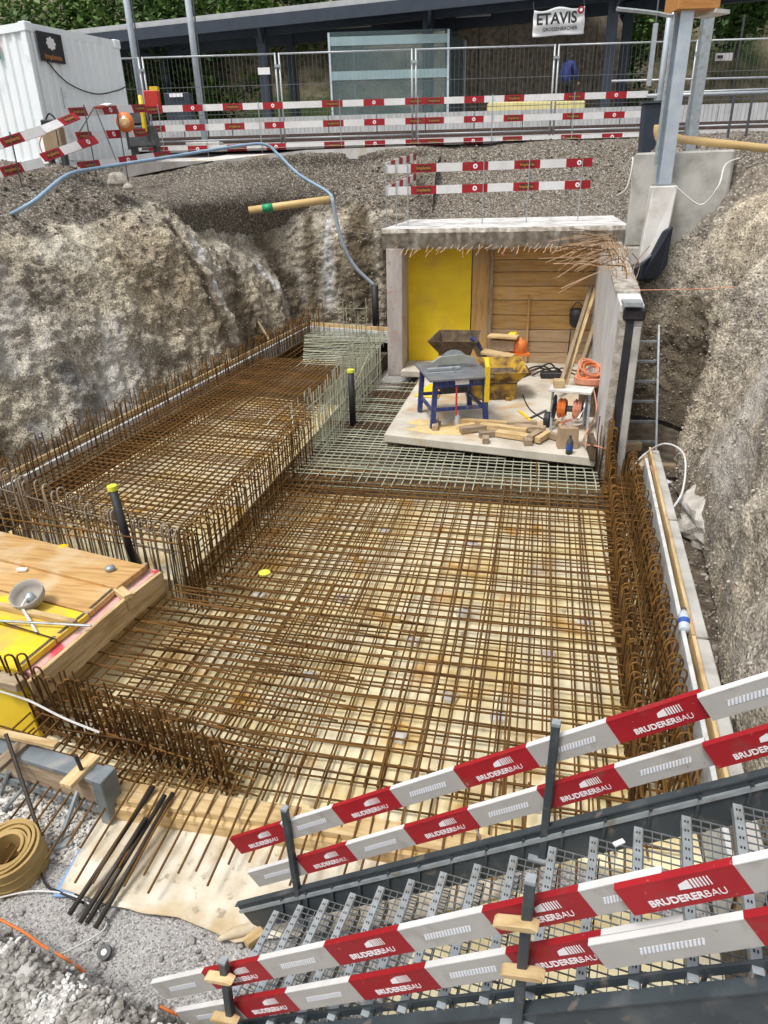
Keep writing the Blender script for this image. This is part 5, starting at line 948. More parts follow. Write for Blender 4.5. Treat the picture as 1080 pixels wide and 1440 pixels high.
for (a, b2, y0_, y1_, lb, m) in (((786, 548), (832, 402), 12.6, 15.1, 'longest timber pole leaning by the black pot', 'timber_old'), ((792, 550), (838, 405), 12.8, 15.0, 'pale pole leaning close beside the longest one', 'timber'), ((812, 528), (846, 428), 13.2, 14.9, 'thinner brown pole leaning next to the white wall', 'timber_old'), ((820, 520), (842, 440), 13.5, 15.0, 'short dark pole leaning behind the others', 'timber_old')):
    tag(MB().beam(PY(*a, y0_), PY(*b2, y1_), .07, .055).build('leaning_pole', m, bevel=.005), lb, 'pole', LT)
c = PY(811, 446, 15.1); t = thing('black_pot', 'round black bucket hung on the brown boards', 'bucket', c); MB().lathe(c, [(.08, -.2), (.13, -.14), (.15, .05), (.14, .16)], 14).build('body', 'black', t, smooth=True); MB().tube(smooth_path([c + Vector((-.14, 0, .14)), c + Vector((0, 0, .3)), c + Vector((.14, 0, .14))], 4), .01, 5).build('handle', 'black', t)
for px in (803, 813): MB().tube([PY(px, 462, 15.1), PY(px - 8, 525, 15.0)], .012, 5).build('hanging_cord', 'black', t)
tag(MB().box(PY(735, 441, 9.9) * 0 + at(832, 628, .62), (.08, .5, .26), rz=.05).build('wall_block', 'soil_dark', bevel=.01), 'dark timber block standing against the white wall end', 'timber block')

# ladder and timbers at its foot
la, lb2 = Vector((1.49, 10.62, .2)), Vector((1.58, 11.75, 1.95)); dx = Vector((.46, .05, 0)); dx2 = Vector((.29, .05, 0)); t = thing('ladder', 'grey aluminium ladder leaning in the shaft beside the tunnel wall', 'ladder', la)
for s in (0, 1): MB().beam(la + dx * s, lb2 + dx * s * .72, .028, .07, up=(0, -1, .6)).build('stile', 'galv', t)
for k in range(6): f = .10 + .155 * k; p = la.lerp(lb2, f); MB().beam(p, p + dx * (1 - .28 * f), .05, .032).build('rung', 'galv', t)
t = None
plank(925, 655, .28, .75, .14, .07, -.05, 'timber_old', 'footing_timber', 'old timber lying across the ladder foot', 'timber', tilt=0); plank(905, 650, .38, .5, .12, .08, 1.2, 'timber_old', 'footing_timber', 'timber piece lying lengthwise under the ladder', 'timber'); plank(887, 628, .45, .3, .12, .12, .4, 'cardboard', 'red_pipe_stub', 'brown block wedged beside the ladder foot', 'block')
tag(MB().tube(smooth_path([PZ(888, 660, .5), PY(905, 640, 9.9), PY(935, 624, 9.6), PY(962, 640, 9.2), PY(960, 690, 8.6), PZ(940, 722, .4)], 7), .014, 6).build('hose', 'hose_white', smooth=True), 'white hose making a wide loop at the ladder foot', 'hose')
tag(MB().box(PZ(935, 678, .15), (.16, .12, .02), rz=.5).build('paper_note', 'print_white'), 'small white paper lying in the trench', 'paper')

# ------------------------------------------------------------------ edge formwork
t = thing('edge_form', 'pale edge formwork with white insulation along the trench', 'formwork', (1.4, 6.5, 0))
e0, e1 = Vector((1.30, 3.0, 0)), Vector((1.66, 10.0, 0)); dn = (e1 - e0).normalized(); rt = Vector((dn.y, -dn.x, 0))
q = lambda s, w_, z: e0 + dn * s + rt * w_ + UP * z
L_ = (e1 - e0).length
MB().beam(q(0, .01, .27), q(L_ - .3, .01, .27), .038, .48).build('insulation_strip', 'white_strip', t, bevel=.004)
for k in range(3): MB().beam(q(L_ * k / 3 + .01, .075, .27), q(L_ * (k + 1) / 3 - .01, .075, .27 + .01 * k), .032, .56).build('form_board', 'timber', t, bevel=.004)
for k in range(3): MB().beam(q(L_ * k / 3 + .02, .15, .26), q(L_ * (k + 1) / 3 - .02, .15, .26), .10, .54).build('edge_beam', 'concrete', t, bevel=.008)
tag(MB().tube(smooth_path([PZ(915, 655, .5), PZ(928, 700, .45), PZ(955, 805, .5), PZ(975, 880, .52), PZ(990, 960, .5), PZ(1012, 1050, .5), PZ(1030, 1120, .5)], 6), .008, 5).build('string_line', 'cord'), 'salmon string line running along the trench edge', 'string')
c = PZ(962, 876, .53); t = thing('water_bottle', 'blue labelled water bottle lying on the trench edge beam', 'bottle', c); d = Vector((.12, .97, .2)); X = d.orthogonal().normalized(); R = Matrix((X, d.normalized().cross(X), d.normalized())).transposed()
MB().lathe(c, [(.045, -.1), (.05, -.09), (.05, .08), (.03, .13), (.018, .16)], 12, R=R).build('body', 'plasticbottle', t, smooth=True); MB().lathe(c, [(.052, -.03), (.052, .03)], 12, R=R).build('bottle_label', 'label_blue', t); MB().lathe(c, [(.022, .155), (.022, .185)], 8, R=R).build('cap', 'dark_grey', t)
t = thing('edge_form', 'long timber edge formwork round the raised reinforcement', 'formwork', (-5.5, 12, .85))
ka, kb, kc = Vector((-6.22, 5.0, 0)), Vector((-5.47, 16.85, 0)), Vector((-3.1, 16.2, 0))
for a, b2, n in ((ka, kb, 4), (kb, kc, 1)):
    for k in range(n):
        s0, s1 = a.lerp(b2, k / n + .001), a.lerp(b2, (k + 1) / n - .001); dd = (b2 - a).normalized(); no = Vector((-dd.y, dd.x, 0)) if (b2 - a).y > 3 else Vector((.26, .96, 0)); no.z = 0
        MB().beam(s0 + UP * .84 + no * .07, s1 + UP * .84 + no * .07, .035, .34).build('form_board', 'timber', t, bevel=.004); MB().beam(s0 + UP * .79, s1 + UP * .79, .05, .26).build('insulation_strip', 'white_strip', t)

# ------------------------------------------------------------------ reinforcement
rr = random.Random(21); J = lambda s: rr.uniform(-s, s)
t = thing('rebar_mat', 'large rusty reinforcement mat over the cream pit floor', 'rebar mat', (-1.1, 6, 0))
x = -3.36
while x < .98:
    bar((x + J(.02) - .02, 2.60 + J(.17) + .10 * (x + 3), .10), (x + J(.015), 3.75, .235), .0085, t); bar((x + J(.008), 3.5, .235), (x + J(.014) + .03, 9.25, .27), .0072, t); x += .104
x = -3.3
while x < 1.0:
    bar((x + J(.02), 3.42, .05), (x + J(.03) + .03, 9.3, .05), .0085, t); x += .104 if x < -1.6 else .208
y = 3.55
while y < 9.3:
    bar((-3.46, y + .05 + J(.015), .285), (1.28, y + J(.012) - .05, .285), .0092, t); y += .138
y = 3.5
while y < 9.3:
    bar((-3.4, y + J(.02), .065), (1.2, y + J(.02), .065), .0085, t); y += .19
for k in range(15): yy = 3.72 + .14 * k; bar((-3.52, yy + .16, .34 + J(.02)), (-1.5 + J(.25) + .05 * k, yy - .12 + J(.03), .31), .009, t)
for k in range(6): bar((-.9 + .31 * k + J(.05), 3.45, .31), (-.95 + .33 * k + J(.05), 9.1, .31), .012, t)
for k in range(4): bar((-3.84 + .1 * k, 3.5, .27), (-3.66 + .08 * k, 5.6, .27), .0085, t)
for k in range(30): yy = 3.7 + .19 * k; bar((-3.8 if yy < 5.4 else -3.46, yy + J(.04) + .08, .30 + J(.02)), (-1.9 + J(.4), yy - .04 + J(.05), .30), .010, t)
for k in range(26): xx, yy = rr.uniform(-3.3, .9), rr.uniform(3.5, 8.6); bar((xx, yy, .32), (xx + J(.03), yy + rr.uniform(.7, 1.6), .32), .008, t)
t = thing('rebar_mat', 'dusty pale reinforcement mat before and beside the tunnel slab', 'rebar mat', (-1.1, 9.5, 0))
x = -3.3
while x < 1.0: bar((x + J(.01), 8.75 + J(.12), .30), (x + J(.015), 10.3 if x > -2.25 else 14.2, .30), .009, t, 'pale_bar'); x += .125
y = 8.95
while y < 14.2: bar((-3.42, y + J(.015), .315), ((1.0 if y < 9.7 else max(-2.2, .95 - (y - 9.7) * 5.0)), y - .04 + J(.015), .315), .0095, t, 'pale_bar' if y < 11 or rr.random() < .6 else 'rust_dark'); y += .125
x = -3.3
while x < .95: bar((x, 8.9, .08), (x + J(.02), 10.2 if x > -2.3 else 14, .08), .0085, t, 'rust_dark'); x += .17
y = 9.0
while y < 14.2: bar((-3.42, y, .1), ((1.0 if y < 9.8 else -2.25), y, .1), .0085, t, 'rust_dark' if y > 10 else 'pale_bar'); y += .2
t = thing('rebar_mat', 'raised rusty reinforcement mat beside the tall earth bank', 'rebar mat', (-4.8, 9, .85))
xk = lambda y: -6.14 + .0633 * (y - 5.0)
y = 5.75
while y < 13.6: bar((xk(y), y + .22 + J(.02), .86), (-3.38, y - .12 + J(.015), .86), .009, t); y += .108
y = 5.9
while y < 13.5: bar((xk(y), y + .2 + J(.02), .68), (-3.4, y - .1 + J(.02), .68), .0085, t); y += .13
for k in range(26): x = -6.0 + .103 * k; bar((x, 6.05 - .12 * (k / 13), .875), (x + .35 * (1 - k / 25), 13.6 + J(.3), .875), .0085, t)
for k in range(15): x = -5.95 + .175 * k; bar((x, 6.0, .70), (x + .3 * (1 - k / 15), 13.5, .70), .0075, t)
t = thing('rebar_mat', 'raised pale grey reinforcement mat in the far corner of the pit', 'rebar mat', (-4.5, 14.8, .85))
y = 13.1
while y < 16.5: bar((max(xk(y) + .15, -5.35 - (y - 16) * .3), y + .1 + J(.03), .875), (-3.25, y - .05 + J(.03), .875), .010, t, 'pale_bar'); y += .15
for k in range(13): x = -5.2 + .16 * k; bar((x + J(.03), 13.0, .86), (x + J(.05), 16.5, .86), .008, t, 'pale_bar' if k > 3 else 'rust')
for k in range(7): x = -4.35 + .1 * k + J(.03); bar((x, 15.9 + J(.15), .8), (x + J(.03), 15.9 + J(.1), 1.75 + J(.3)), .008, t, 'pale_bar')
for z in (1.15, 1.5): bar((-4.45, 15.85, z), (-3.7, 15.85, z + .02), .007, t, 'pale_bar')
for k in range(8): x = -5.35 + .06 * k; bar((x, 16.2 + J(.15), .8), (x + J(.04), 16.3 + J(.1), 1.65 + J(.2)), .008, t, 'rust')
t = thing('rebar_cage', 'rusty upright bar row at the step between the two floors', 'rebar cage', (-3.35, 7.8, 0))
y = 5.95
while y < 9.75:
    hairpin((-3.33 + J(.012), y + J(.012), .03), .94 + J(.03), .2, .0085, t, 'rust', rz=J(.1), tilt=J(.03)); y += .105
for x in (-3.455, -3.21):
    for z in (.16, .3, .45, .6, .75): bar((x, 5.8, z + J(.01)), (x, 9.8, z + J(.01)), .0085, t)
for k in range(7): bar((-3.2 + .09 * k, 5.85, .3), (-3.2 + .1 * k, 9.6, .31), .009, t)
t = thing('rebar_cage', 'tall pale dusty bar row leading to the tunnel side wall', 'rebar cage', (-3.2, 12, .3))
y = 9.85
while y < 14.25:
    h = (.95 + J(.08)) if y < 11.4 else (1.05 + J(.12))
    for x in (-3.3, -3.1): bar((x + J(.01), y + J(.015), .25), (x + J(.02), y + J(.02), .25 + h), .0095, t, 'pale_bar')
    y += .135
for z in (.5, .75, 1.0):
    for x in (-3.31, -3.09): bar((x, 9.8, z), (x, 14.2, z + J(.02)), .008, t, 'pale_bar')
bar((-3.05, 11.3, .75), (-3.05, 12.9, 1.15), .01, t, 'pale_bar')
for k in range(12): bar((-3.65 + J(.1), 9.9 + .1 * k, .3), (-3.65 + J(.1), 9.9 + .1 * k, .95 + J(.1)), .008, t, 'pale_bar')
t = thing('rebar_cage', 'dense rusty hooked bar cage along the right edge form', 'rebar cage', (1.1, 6.8, 0))
y = 3.75
while y < 9.75:
    f = (y - 3.75) / 6; xo = 1.24 + .34 * f * .75; xi = xo - .33; h = .62 + .55 * max(0, (y - 8.6)) ** 1.2 * .6
    hairpin((xi + .0, y + J(.012), .02), h + J(.03), .07, .0085, t, 'rust', rz=J(.12), tilt=J(.03), roll=J(.03)); hairpin((xo - .06 + J(.01), y + .04, .02), .58 + J(.03), .10, .0085, t, 'rust', rz=J(.15), tilt=J(.04), roll=.10 + J(.04))
    for z in ((.34,) if y < 9.4 and rr.random() < .4 else ()):
        o = hairpin((xi - .12, y + .05 + J(.02), z + J(.04)), xo - xi + .1 + J(.03), .085, .0085, t, 'rust'); o.rotation_euler = (math.pi / 2 * 0 + J(.06), math.pi / 2 + J(.06), J(.08)); 
    y += .088
for z in (.12, .26, .4, .55):
    for dx_ in (0, -.33): bar((1.22 + dx_, 3.6, z + J(.01)), (1.47 + dx_, 9.7, z + J(.01)), .0085, t)
for k in range(110):
    y = 3.7 + .054 * k; f = (y - 3.75) / 6; xi = .91 + .255 * f
    bar((xi - .02 + J(.012), y, .02), (xi - .03 + J(.015), y + J(.015), .58 + J(.03)), .0085, t)
    if k % 2: bar((xi + .17 + J(.012), y, .02), (xi + .2 + J(.02), y + J(.02), .52 + J(.03)), .0085, t)
for k in range(9): bar((.92 + .04 * k, 3.6, .3 + .03 * (k % 4)), (1.16 + .045 * k, 9.6, .3 + .035 * (k % 4)), .0085, t)
for k in range(16): y = 9.25 + .035 * k; xx = 1.1 + .02 * k * J(1); bar((xx, y, .05), (xx + J(.05), y + .1, .9 + rr.random() * .35), .009, t)
t = thing('rebar_cage', 'short dull grey hooped bar row behind the yellow formwork deck', 'rebar cage', (-4.6, 5.9, .5))
for k in range(30):
    f = k / 29; p = Vector((-5.95, 6.3, .28)).lerp(Vector((-3.62, 5.82, .22)), f); h = 1.02 - .26 * f
    hairpin(p + Vector((J(.02), J(.03), 0)), h + J(.04), .085, .009, t, 'grey_bar', rz=J(.5) + 1.2, tilt=J(.1))
    if k % 2 == 0: bar(p + Vector((.03, -.2, 0)), p + Vector((.03 + J(.03), -.22, h - .12)), .008, t, 'grey_bar')
for k in range(9): hairpin((-3.6 + .045 * k, 5.82 - .01 * k, .03), .93 + J(.04), .1, .009, t, 'grey_bar' if k < 5 else 'rust', rz=1.2 + J(.3))
for z in (.75, .95): bar((-5.95, 6.25, z + .12), (-3.5, 5.78, z - .1), .008, t, 'grey_bar')
t = thing('rebar_cage', 'rusty hooped bar row at the near corner of the pit', 'rebar cage', (-3.1, 3.65, 0))
for k in range(25):
    f = k / 24; p = Vector((-4.0, 3.86, .0)).lerp(Vector((-2.0, 3.48, .0)), f); h = .80 - .22 * f
    hairpin(p + Vector((J(.02), J(.03), 0)), h + J(.05), .07 if k < 8 else .05, .009, t, 'rust', rz=.25 + J(.3), tilt=.10 + J(.08))
    if k > 5: bar(p + Vector((J(.04), .12, 0)), p + Vector((-.04 + J(.05), .1, h - .1 + J(.05))), .0085, t)
for z in (.12, .28, .45): bar((-4.05, 3.8, z), (-1.75, 3.42, z - .04), .0085, t); bar((-4.0, 3.95, z + .03), (-1.7, 3.6, z - .02), .0085, t)
for k in range(12): bar((-3.9 + .17 * k, 3.15 + .02 * k + J(.05), .1), (-3.75 + .17 * k, 4.3, .12), .0085, t)
for k in range(5): bar((-4.2, 3.55 + .09 * k, .09), (-1.9, 3.28 + .06 * k, .09), .009, t)
t = thing('rebar_cage', 'rusty upright bars on both sides of the long timber edge form', 'rebar cage', (-5.8, 11, .8))
y = 5.6
while y < 16.7:
    hairpin((xk(y) + .02 + J(.02), y + J(.02), .28), 1.0 + J(.05), .10, .008, t, 'rust', rz=1.5 + J(.2), tilt=J(.06)); bar((xk(y) - .14 + J(.02), y + .05, .28), (xk(y) - .17 + J(.03), y + .05 + J(.03), 1.28 + J(.08)), .008, t); y += .135
for z in (.9, 1.05): bar((xk(5.6) + .08, 5.6, z), (xk(16.6) + .08, 16.6, z), .008, t)
x = -5.25
while x < -3.2: bar((x, 16.55 - .26 * (x + 5.3), .6), (x + J(.02), 16.55 - .26 * (x + 5.3), 1.08 + J(.05)), .008, t, 'grey_bar'); x += .14
# spacers, caps and odds lying in the bars
SPO = sorted(((540, 750), (665, 768), (480, 845), (650, 865), (820, 878), (632, 985), (700, 1012), (400, 738), (580, 905), (770, 925), (435, 955), (365, 840), (560, 1040)), key=lambda p: p[1])
for px, py in SPO:
    p = PZ(px, py, .0); tag(MB().box(p + UP * .025, (.13, .10, .05), rz=J(.4)).build('spacer_block', 'concrete_light', bevel=.006), f'pale concrete spacer block under the rusty bars, {ORD[SPO.index((px, py))]} nearest to the tunnel', 'spacer', 'concrete spacers under the rebar')
for px, py, zz_, lb in ((88, 770, .63, 'yellow plastic cap lying on the brown deck board'), (372, 806, .33, 'yellow marking tag tied to the bars near the step')):
    p = PZ(px, py, zz_); tag(MB().lathe(p, [(.06, -.01), (.065, .012), (.03, .025)], 12).build('plastic_cap', 'lime' if zz_ < .5 else 'yellow'), lb, 'cap')
for (pb_, pt_, r_, lb) in (((-4.02, 5.78, .5), (-4.14, 5.86, 1.33), .045, 'black pipe with a yellow cap in the grey hooped bars'), (tuple(PZ(493, 522, 1.25).xy) + (.3,), PZ(493, 522, 1.25), .055, 'black pipe with a flat yellow cap among the pale bars')):
    t = thing('standpipe', lb, 'pipe', pb_); MB().tube([pb_, pt_], r_, 12).build('pipe', 'black', t, smooth=True); MB().lathe(Vector(pt_), [(r_ * 1.15, -.02), (r_ * 1.15, .03)], 12).build('cap', 'lime', t)
tag(MB().tube(smooth_path([PZ(375, 598, .9), PY(395, 575, 10.6), PY(408, 572, 10.5), PZ(412, 600, .9)], 6), .009, 5).build('wire_loop', 'hose_white'), 'pale wire loop sticking up from the raised mat', 'wire')
tag(MB().tube(smooth_path([PZ(0, 972, .5), PZ(40, 985, .45), PZ(90, 1010, .4), PZ(140, 1030, .35)], 5), .009, 5).build('white_rod', 'hose_white'), 'long white rod threaded through the hooped bars', 'rod')

# ------------------------------------------------------------------ formwork deck at the near left
t = thing('formwork_deck', 'formwork deck of brown and yellow panels with pink insulated edge', 'formwork', (-4.4, 4.8, .55))
DZ = .62
def deck(p4, m, dz=0, name='deck_panel'):
    P4 = [PZ(px, py, DZ + dz) for px, py in p4]; return MB().hexa([p - UP * .055 for p in P4] + P4).build(name, m, t, bevel=.004)
deck([(-200, 741), (-200, 706), (205, 795), (166, 826)][::1] and [(-200, 735), (164, 826), (205, 795), (-200, 700)], 'brown_deck', .03)
deck([(-200, 777), (126, 861), (162, 829), (-200, 739)], 'brown_deck')
deck([(-200, 822), (80, 897), (124, 863), (-200, 780)], 'yellow_deck')
deck([(-200, 880), (24, 942), (78, 899), (-200, 826)], 'yellow_deck')
for k, (a, b2) in enumerate((((206, 798), (168, 830)), ((163, 833), (128, 864)), ((125, 867), (84, 899)), ((80, 902), (30, 944)))):
    MB().beam(PZ(*a, DZ - .06 + .02 * (k == 0)), PZ(*b2, DZ - .06 + .02 * (k == 0)), .05, .12).build('edge_timber', 'timber_old', t, bevel=.005)
MB().beam(PZ(218, 806, .5), PZ(42, 952, .5), .12, .10).build('insulation_strip', 'pink', t, bevel=.006)
MB().beam(PZ(227, 812, .53), PZ(178, 850, .53), .04, .14).build('side_board', 'timber', t, bevel=.005); MB().beam(PZ(176, 851, .53), PZ(42, 968, .53), .04, .14).build('side_board', 'timber', t, bevel=.005)
MB().beam(PZ(229, 818, .43), PZ(44, 980, .43), .035, .22).build('side_board', 'timber', t, bevel=.005)
MB().beam(PZ(231, 825, .2), PZ(46, 990, .2), .03, .4).build('side_sheet', 'timber', t); MB().beam(PZ(181, 840, .6), PZ(166, 829, .6), .09, .06).build('spacer_timber', 'timber', t, bevel=.004)
fa, fb = PZ(-120, 925, .55), PZ(36, 962, .55); MB().beam(Vector((fa.x, fa.y, .28)), Vector((fb.x, fb.y, .28)), .04, .56).build('front_sheet', 'yellow_panel', t)
MB().beam(Vector((fa.x, fa.y - .03, .57)), Vector((fb.x, fb.y - .03, .57)), .12, .08).build('front_timber', 'timber_old', t, bevel=.006)
MB().box((-4.9, 4.75, .28), (2.0, 1.5, .5)).build('support_frame', 'timber_old', t)
tag(MB().beam(PZ(-60, 838, DZ + .03), PZ(106, 876, DZ + .03), .06, .05).build('batten', 'timber', bevel=.004), 'pale batten lying across the yellow deck panels', 'batten')
tag(MB().tube([PZ(-20, 872, DZ + .05), PZ(128, 880, DZ + .05)], .012, 6).build('steel_rod', 'galv'), 'straight steel rod lying over the deck to the pink edge', 'rod')
tag(MB().tube([PZ(-20, 868, DZ + .04), PZ(76, 898, DZ + .02)], .007, 5).build('steel_rod', 'black_bar'), 'thin dark rod lying on the yellow deck panel', 'rod')
c = PZ(48, 850, DZ); t = thing('grey_dish', 'round grey concrete dish with a bolt in it on the deck', 'dish', c); R = Matrix.Rotation(math.radians(24), 3, 'X')
pr = [(.06, .0), (.11, .02), (.148, .08), (.158, .15), (.146, .15), (.134, .085), (.095, .045), (.03, .035)]
MB().lathe(c + UP * .03, pr, 22, R=R).build('bowl', 'lampgrey', t, smooth=True); MB().lathe(c + UP * .03, [(.05, .03), (.045, .10), (.02, .11)], 12, R=R).build('socket', 'galv', t, smooth=True); MB().tube([c + UP * .13 + Vector((0, -.02, 0)), c + Vector((.0, -.15, .07)), PZ(52, 890, DZ + .01)], .014, 6).build('bolt', 'hose_white', t)
tag(MB().box(PZ(31, 801, DZ + .02), (.1, .05, .02), rz=.2).build('paper_note', 'print_white'), 'white scrap lying on the brown deck board', 'paper'); c = PZ(155, 801, DZ + .04); t = thing('metal_cap', 'small grey metal cap at the end of the brown deck board', 'cap', c); MB().lathe(c, [(.05, 0), (.05, .03), (.02, .045)], 12).build('cap_body', 'galv', t, smooth=True)
# steel edge form
t = thing('steel_edge_form', 'grey steel and timber edge form with rods and struts', 'formwork', (-3.3, 3.2, 0))
a, b2 = PZ(-60, 1030, .36), PZ(146, 1092, .36); dd = (b2 - a).normalized(); no = Vector((dd.y, -dd.x, 0))
MB().beam(a, b2, .14, .045).build('top_channel', 'form_steel', t, bevel=.006); MB().beam(a - UP * .12 + no * .03, b2 - UP * .12 + no * .03, .06, .20).build('timber_core', 'timber_old', t); MB().beam(a - UP * .27, b2 - UP * .27, .15, .07).build('bottom_channel', 'form_steel', t, bevel=.006)
MB().beam(b2 - UP * .42, b2 + UP * .03, .16, .09, up=dd).build('end_plate', 'form_steel', t, bevel=.006)
a2 = PZ(-60, 1018, .46); b3 = PZ(80, 1048, .43); MB().beam(a2, b3, .06, .035).build('top_board', 'timber', t, bevel=.004)
for px, py in ((14, 1062), (112, 1085)): p = PZ(px, py, .40); MB().beam(p - no * .16, p + no * .14, .10, .04).build('cross_timber', 'timber_old' if px < 50 else 'timber', t, bevel=.004)
for (u0, v0, z0), (u1, v1, z1) in (((8, 1032, .55), (62, 1190, -.02)), ((106, 1062, .58), (136, 1132, .0))): MB().tube([PZ(u0, v0, z0), PZ(u1, v1, z1)], .014, 6).build('tie_rod', 'black_bar', t)
for (u0, v0, z0), (u1, v1, z1) in (((12, 1085, .2), (2, 1115, -.05)), ((40, 1100, .15), (5, 1140, -.05)), ((110, 1110, .2), (82, 1190, -.05))): MB().tube([PZ(u0, v0, z0), PZ(u1, v1, z1)], .018, 6).build('strut', 'form_steel', t)
MB().box(PZ(88, 1187, -.04), (.12, .07, .02), rz=.6).build('foot_plate', 'galv', t)
# roll of tan rubber strip
c = PZ(24, 1222, -.06); t = thing('rubber_strip_roll', 'big roll of tan rubber sealing strip lying on the gravel', 'roll', c)
n = 150; vs = []; H0, H1 = .0, .235; tilt_ = Matrix.Rotation(.12, 3, 'X')
for i in range(n + 1):
    a = 6.2832 * 4.6 * i / n; r0 = .085 + .0235 * a / 6.2832 + .004 * math.sin(a * 2.3); el = 1.12
    for (rr_, z) in ((r0, H0), (r0 + .0185, H0), (r0 + .0185, H1 * .33), (r0 + .023, H1 * .35), (r0 + .0185, H1 * .38), (r0 + .0185, H1 * .66), (r0 + .023, H1 * .69), (r0 + .0185, H1 * .72), (r0 + .0185, H1), (r0, H1)):
        vs.append(c + tilt_ @ Vector((rr_ * math.cos(a), rr_ * math.sin(a) * el, z + .012 * math.sin(a * .7))))
m_ = 10; fs = [(i * m_ + j, (i + 1) * m_ + j, (i + 1) * m_ + (j + 1) % m_, i * m_ + (j + 1) % m_) for i in range(n) for j in range(m_)] + [tuple(range(m_)), tuple(range(n * m_, n * m_ + m_))[::-1]]
MB().add(vs, fs).build('strip', 'tan_roll', t)
# fleece, blue sheet, timbers
pg = [(86, 1252), (150, 1128), (330, 1140), (560, 1180), (720, 1200), (720, 1260), (560, 1300), (420, 1318), (352, 1326), (330, 1328), (300, 1312), (250, 1292), (205, 1288), (160, 1276)]
P_ = [PZ(*p, -.045) for p in pg]; b = MB(); cx = sum(P_, Vector()) / len(P_); NR = 10; vs = [cx + UP * .015]
for k in range(1, NR + 1):
    for p in P_:
        for h in range(4): pass
    ring = []
    for i in range(len(P_)):
        for h in range(4):
            e = P_[i].lerp(P_[(i + 1) % len(P_)], h / 4); v = cx.lerp(e, k / NR); v.z = -.03 + .012 * noise.noise(v * 4) + .03 * max(0, noise.noise(Vector((v.x * 5 + v.y * 2, v.y * 1.2, 3))) - .15); ring.append(v)
    vs += ring
m_ = len(P_) * 4; fs = [(0, 1 + i, 1 + (i + 1) % m_) for i in range(m_)] + [(1 + (k - 1) * m_ + i, 1 + k * m_ + i, 1 + k * m_ + (i + 1) % m_, 1 + (k - 1) * m_ + (i + 1) % m_) for k in range(1, NR) for i in range(m_)]
fl = b.add(vs, fs).build('fleece_sheet', 'membrane', smooth=True); s_ = fl.modifiers.new('thick', 'SOLIDIFY'); s_.thickness = .008; s_.offset = 0
tag(fl, 'stained cream fleece sheet spread on the gravel', 'sheet')
a, b2 = PZ(306, 1322, -.02), PZ(370, 1298, .0); t = thing('fleece_fold', 'white curled end of the fleece at the staircase foot', 'fold', a); MB().tube([a.lerp(b2, k / 6) + UP * (.01 * math.sin(k)) for k in range(7)], [.012, .022, .03, .034, .036, .034, .028], 12).build('fold', 'membrane', t, smooth=True)
Pb = [PZ(*p, -.05) for p in ((74, 1262), (104, 1262), (158, 1150), (140, 1146))]; tag(MB().hexa([p for p in Pb] + [p + UP * .012 for p in Pb]).build('blue_sheet', 'blue_tape'), 'strip of blue sheet along the fleece edge', 'sheet')
plk = [((148, 1112), (420, 1152), .115, 'timber', 'near timber plank'), ((420, 1152), (700, 1196), .12, 'timber', 'x'), ((150, 1126), (700, 1212), .03, 'timber', 'y')]
for (a, b2, z, m, lb), lab in zip(plk, ('upper timber plank at the near pit edge by the steel form', 'upper timber plank running on under the red barrier boards', 'lower long timber beam on the near pit edge')):
    tag(MB().beam(PZ(*a, z), PZ(*b2, z), .17 if z > .1 else .2, .06 if z > .1 else .12).build('edge_timber', m, bevel=.006), lab, 'timber', 'timbers at the near pit edge')
for k, (a, b2, z1) in enumerate((((216, 1106), (97, 1286), 0), ((232, 1118), (122, 1298), 0), ((205, 1150), (112, 1298), -.02), ((243, 1115), (134, 1305), -.01))):
    tag(MB().tube([PZ(*a, .19), PZ(*b2, .0 + z1)], .017, 7).build('dark_bar', 'black_bar', smooth=True), ('first dark steel bar, nearest the tan roll', 'second dark steel bar of the four on the fleece', 'short dark bar between the longer ones on the fleece', 'last dark steel bar, farthest from the tan roll')[k], 'steel bar', 'dark steel bars lying over the fleece')
for (pts, lb, m, r_) in (([(0, 1293, .1), (35, 1312, .1), (60, 1330, .12), (95, 1350, .14), (120, 1368, .1)], 'orange cable on the gravel along the pale heap', 'orange', .009), ([(225, 1415, .15), (245, 1425, .12), (262, 1432, .05)], 'orange cable end showing below the heap', 'orange', .009), ([(0, 1262, -.04), (50, 1253, -.03), (110, 1262, -.03), (150, 1300, -.04), (100, 1335, .02), (70, 1345, .05)], 'pale wire curving over the gravel by the tan roll', 'hose_white', .006), ([(48, 1180, -.04), (62, 1240, -.04), (85, 1255, -.03), (118, 1270, -.03)], 'black cable between the roll and the fleece', 'black', .008)):
    tag(MB().tube(smooth_path([PZ(*p) for p in pts], 6), r_, 6).build('cable', m, smooth=True), lb, 'cable')
c = PZ(148, 1342, -.05); t = thing('tape_ring', 'dark blue tape ring lying on the gravel', 'ring', c); R = Matrix.Rotation(.5, 3, 'X'); MB().lathe(c + UP * .02, [(.02, -.012), (.042, -.012), (.042, .012), (.02, .012), (.02, -.012)], 18, R=R).build('ring', 'bitumen', t, smooth=False); MB().lathe(c + UP * .02, [(.018, -.005), (.018, .012)], 12, R=R).build('core', 'print_white', t)
for px, py, s, m, lb in ((275, 1432, .05, 'stone_brown', 'reddish grey cobble at the heap edge below the boards'), (25, 1342, .035, 'pipe_tan', 'tan stone on the pale gravel heap'), (300, 1436, .04, 'stone_light', 'pale cobble beside the reddish one')):
    o = stones('cobble', [PZ(px, py, .12 if px > 100 else .42)], s, s, m, lb, flat=.8); o['kind'] = 'thing'; o['category'] = 'stone'
c = PZ(560, 1205, .06); 
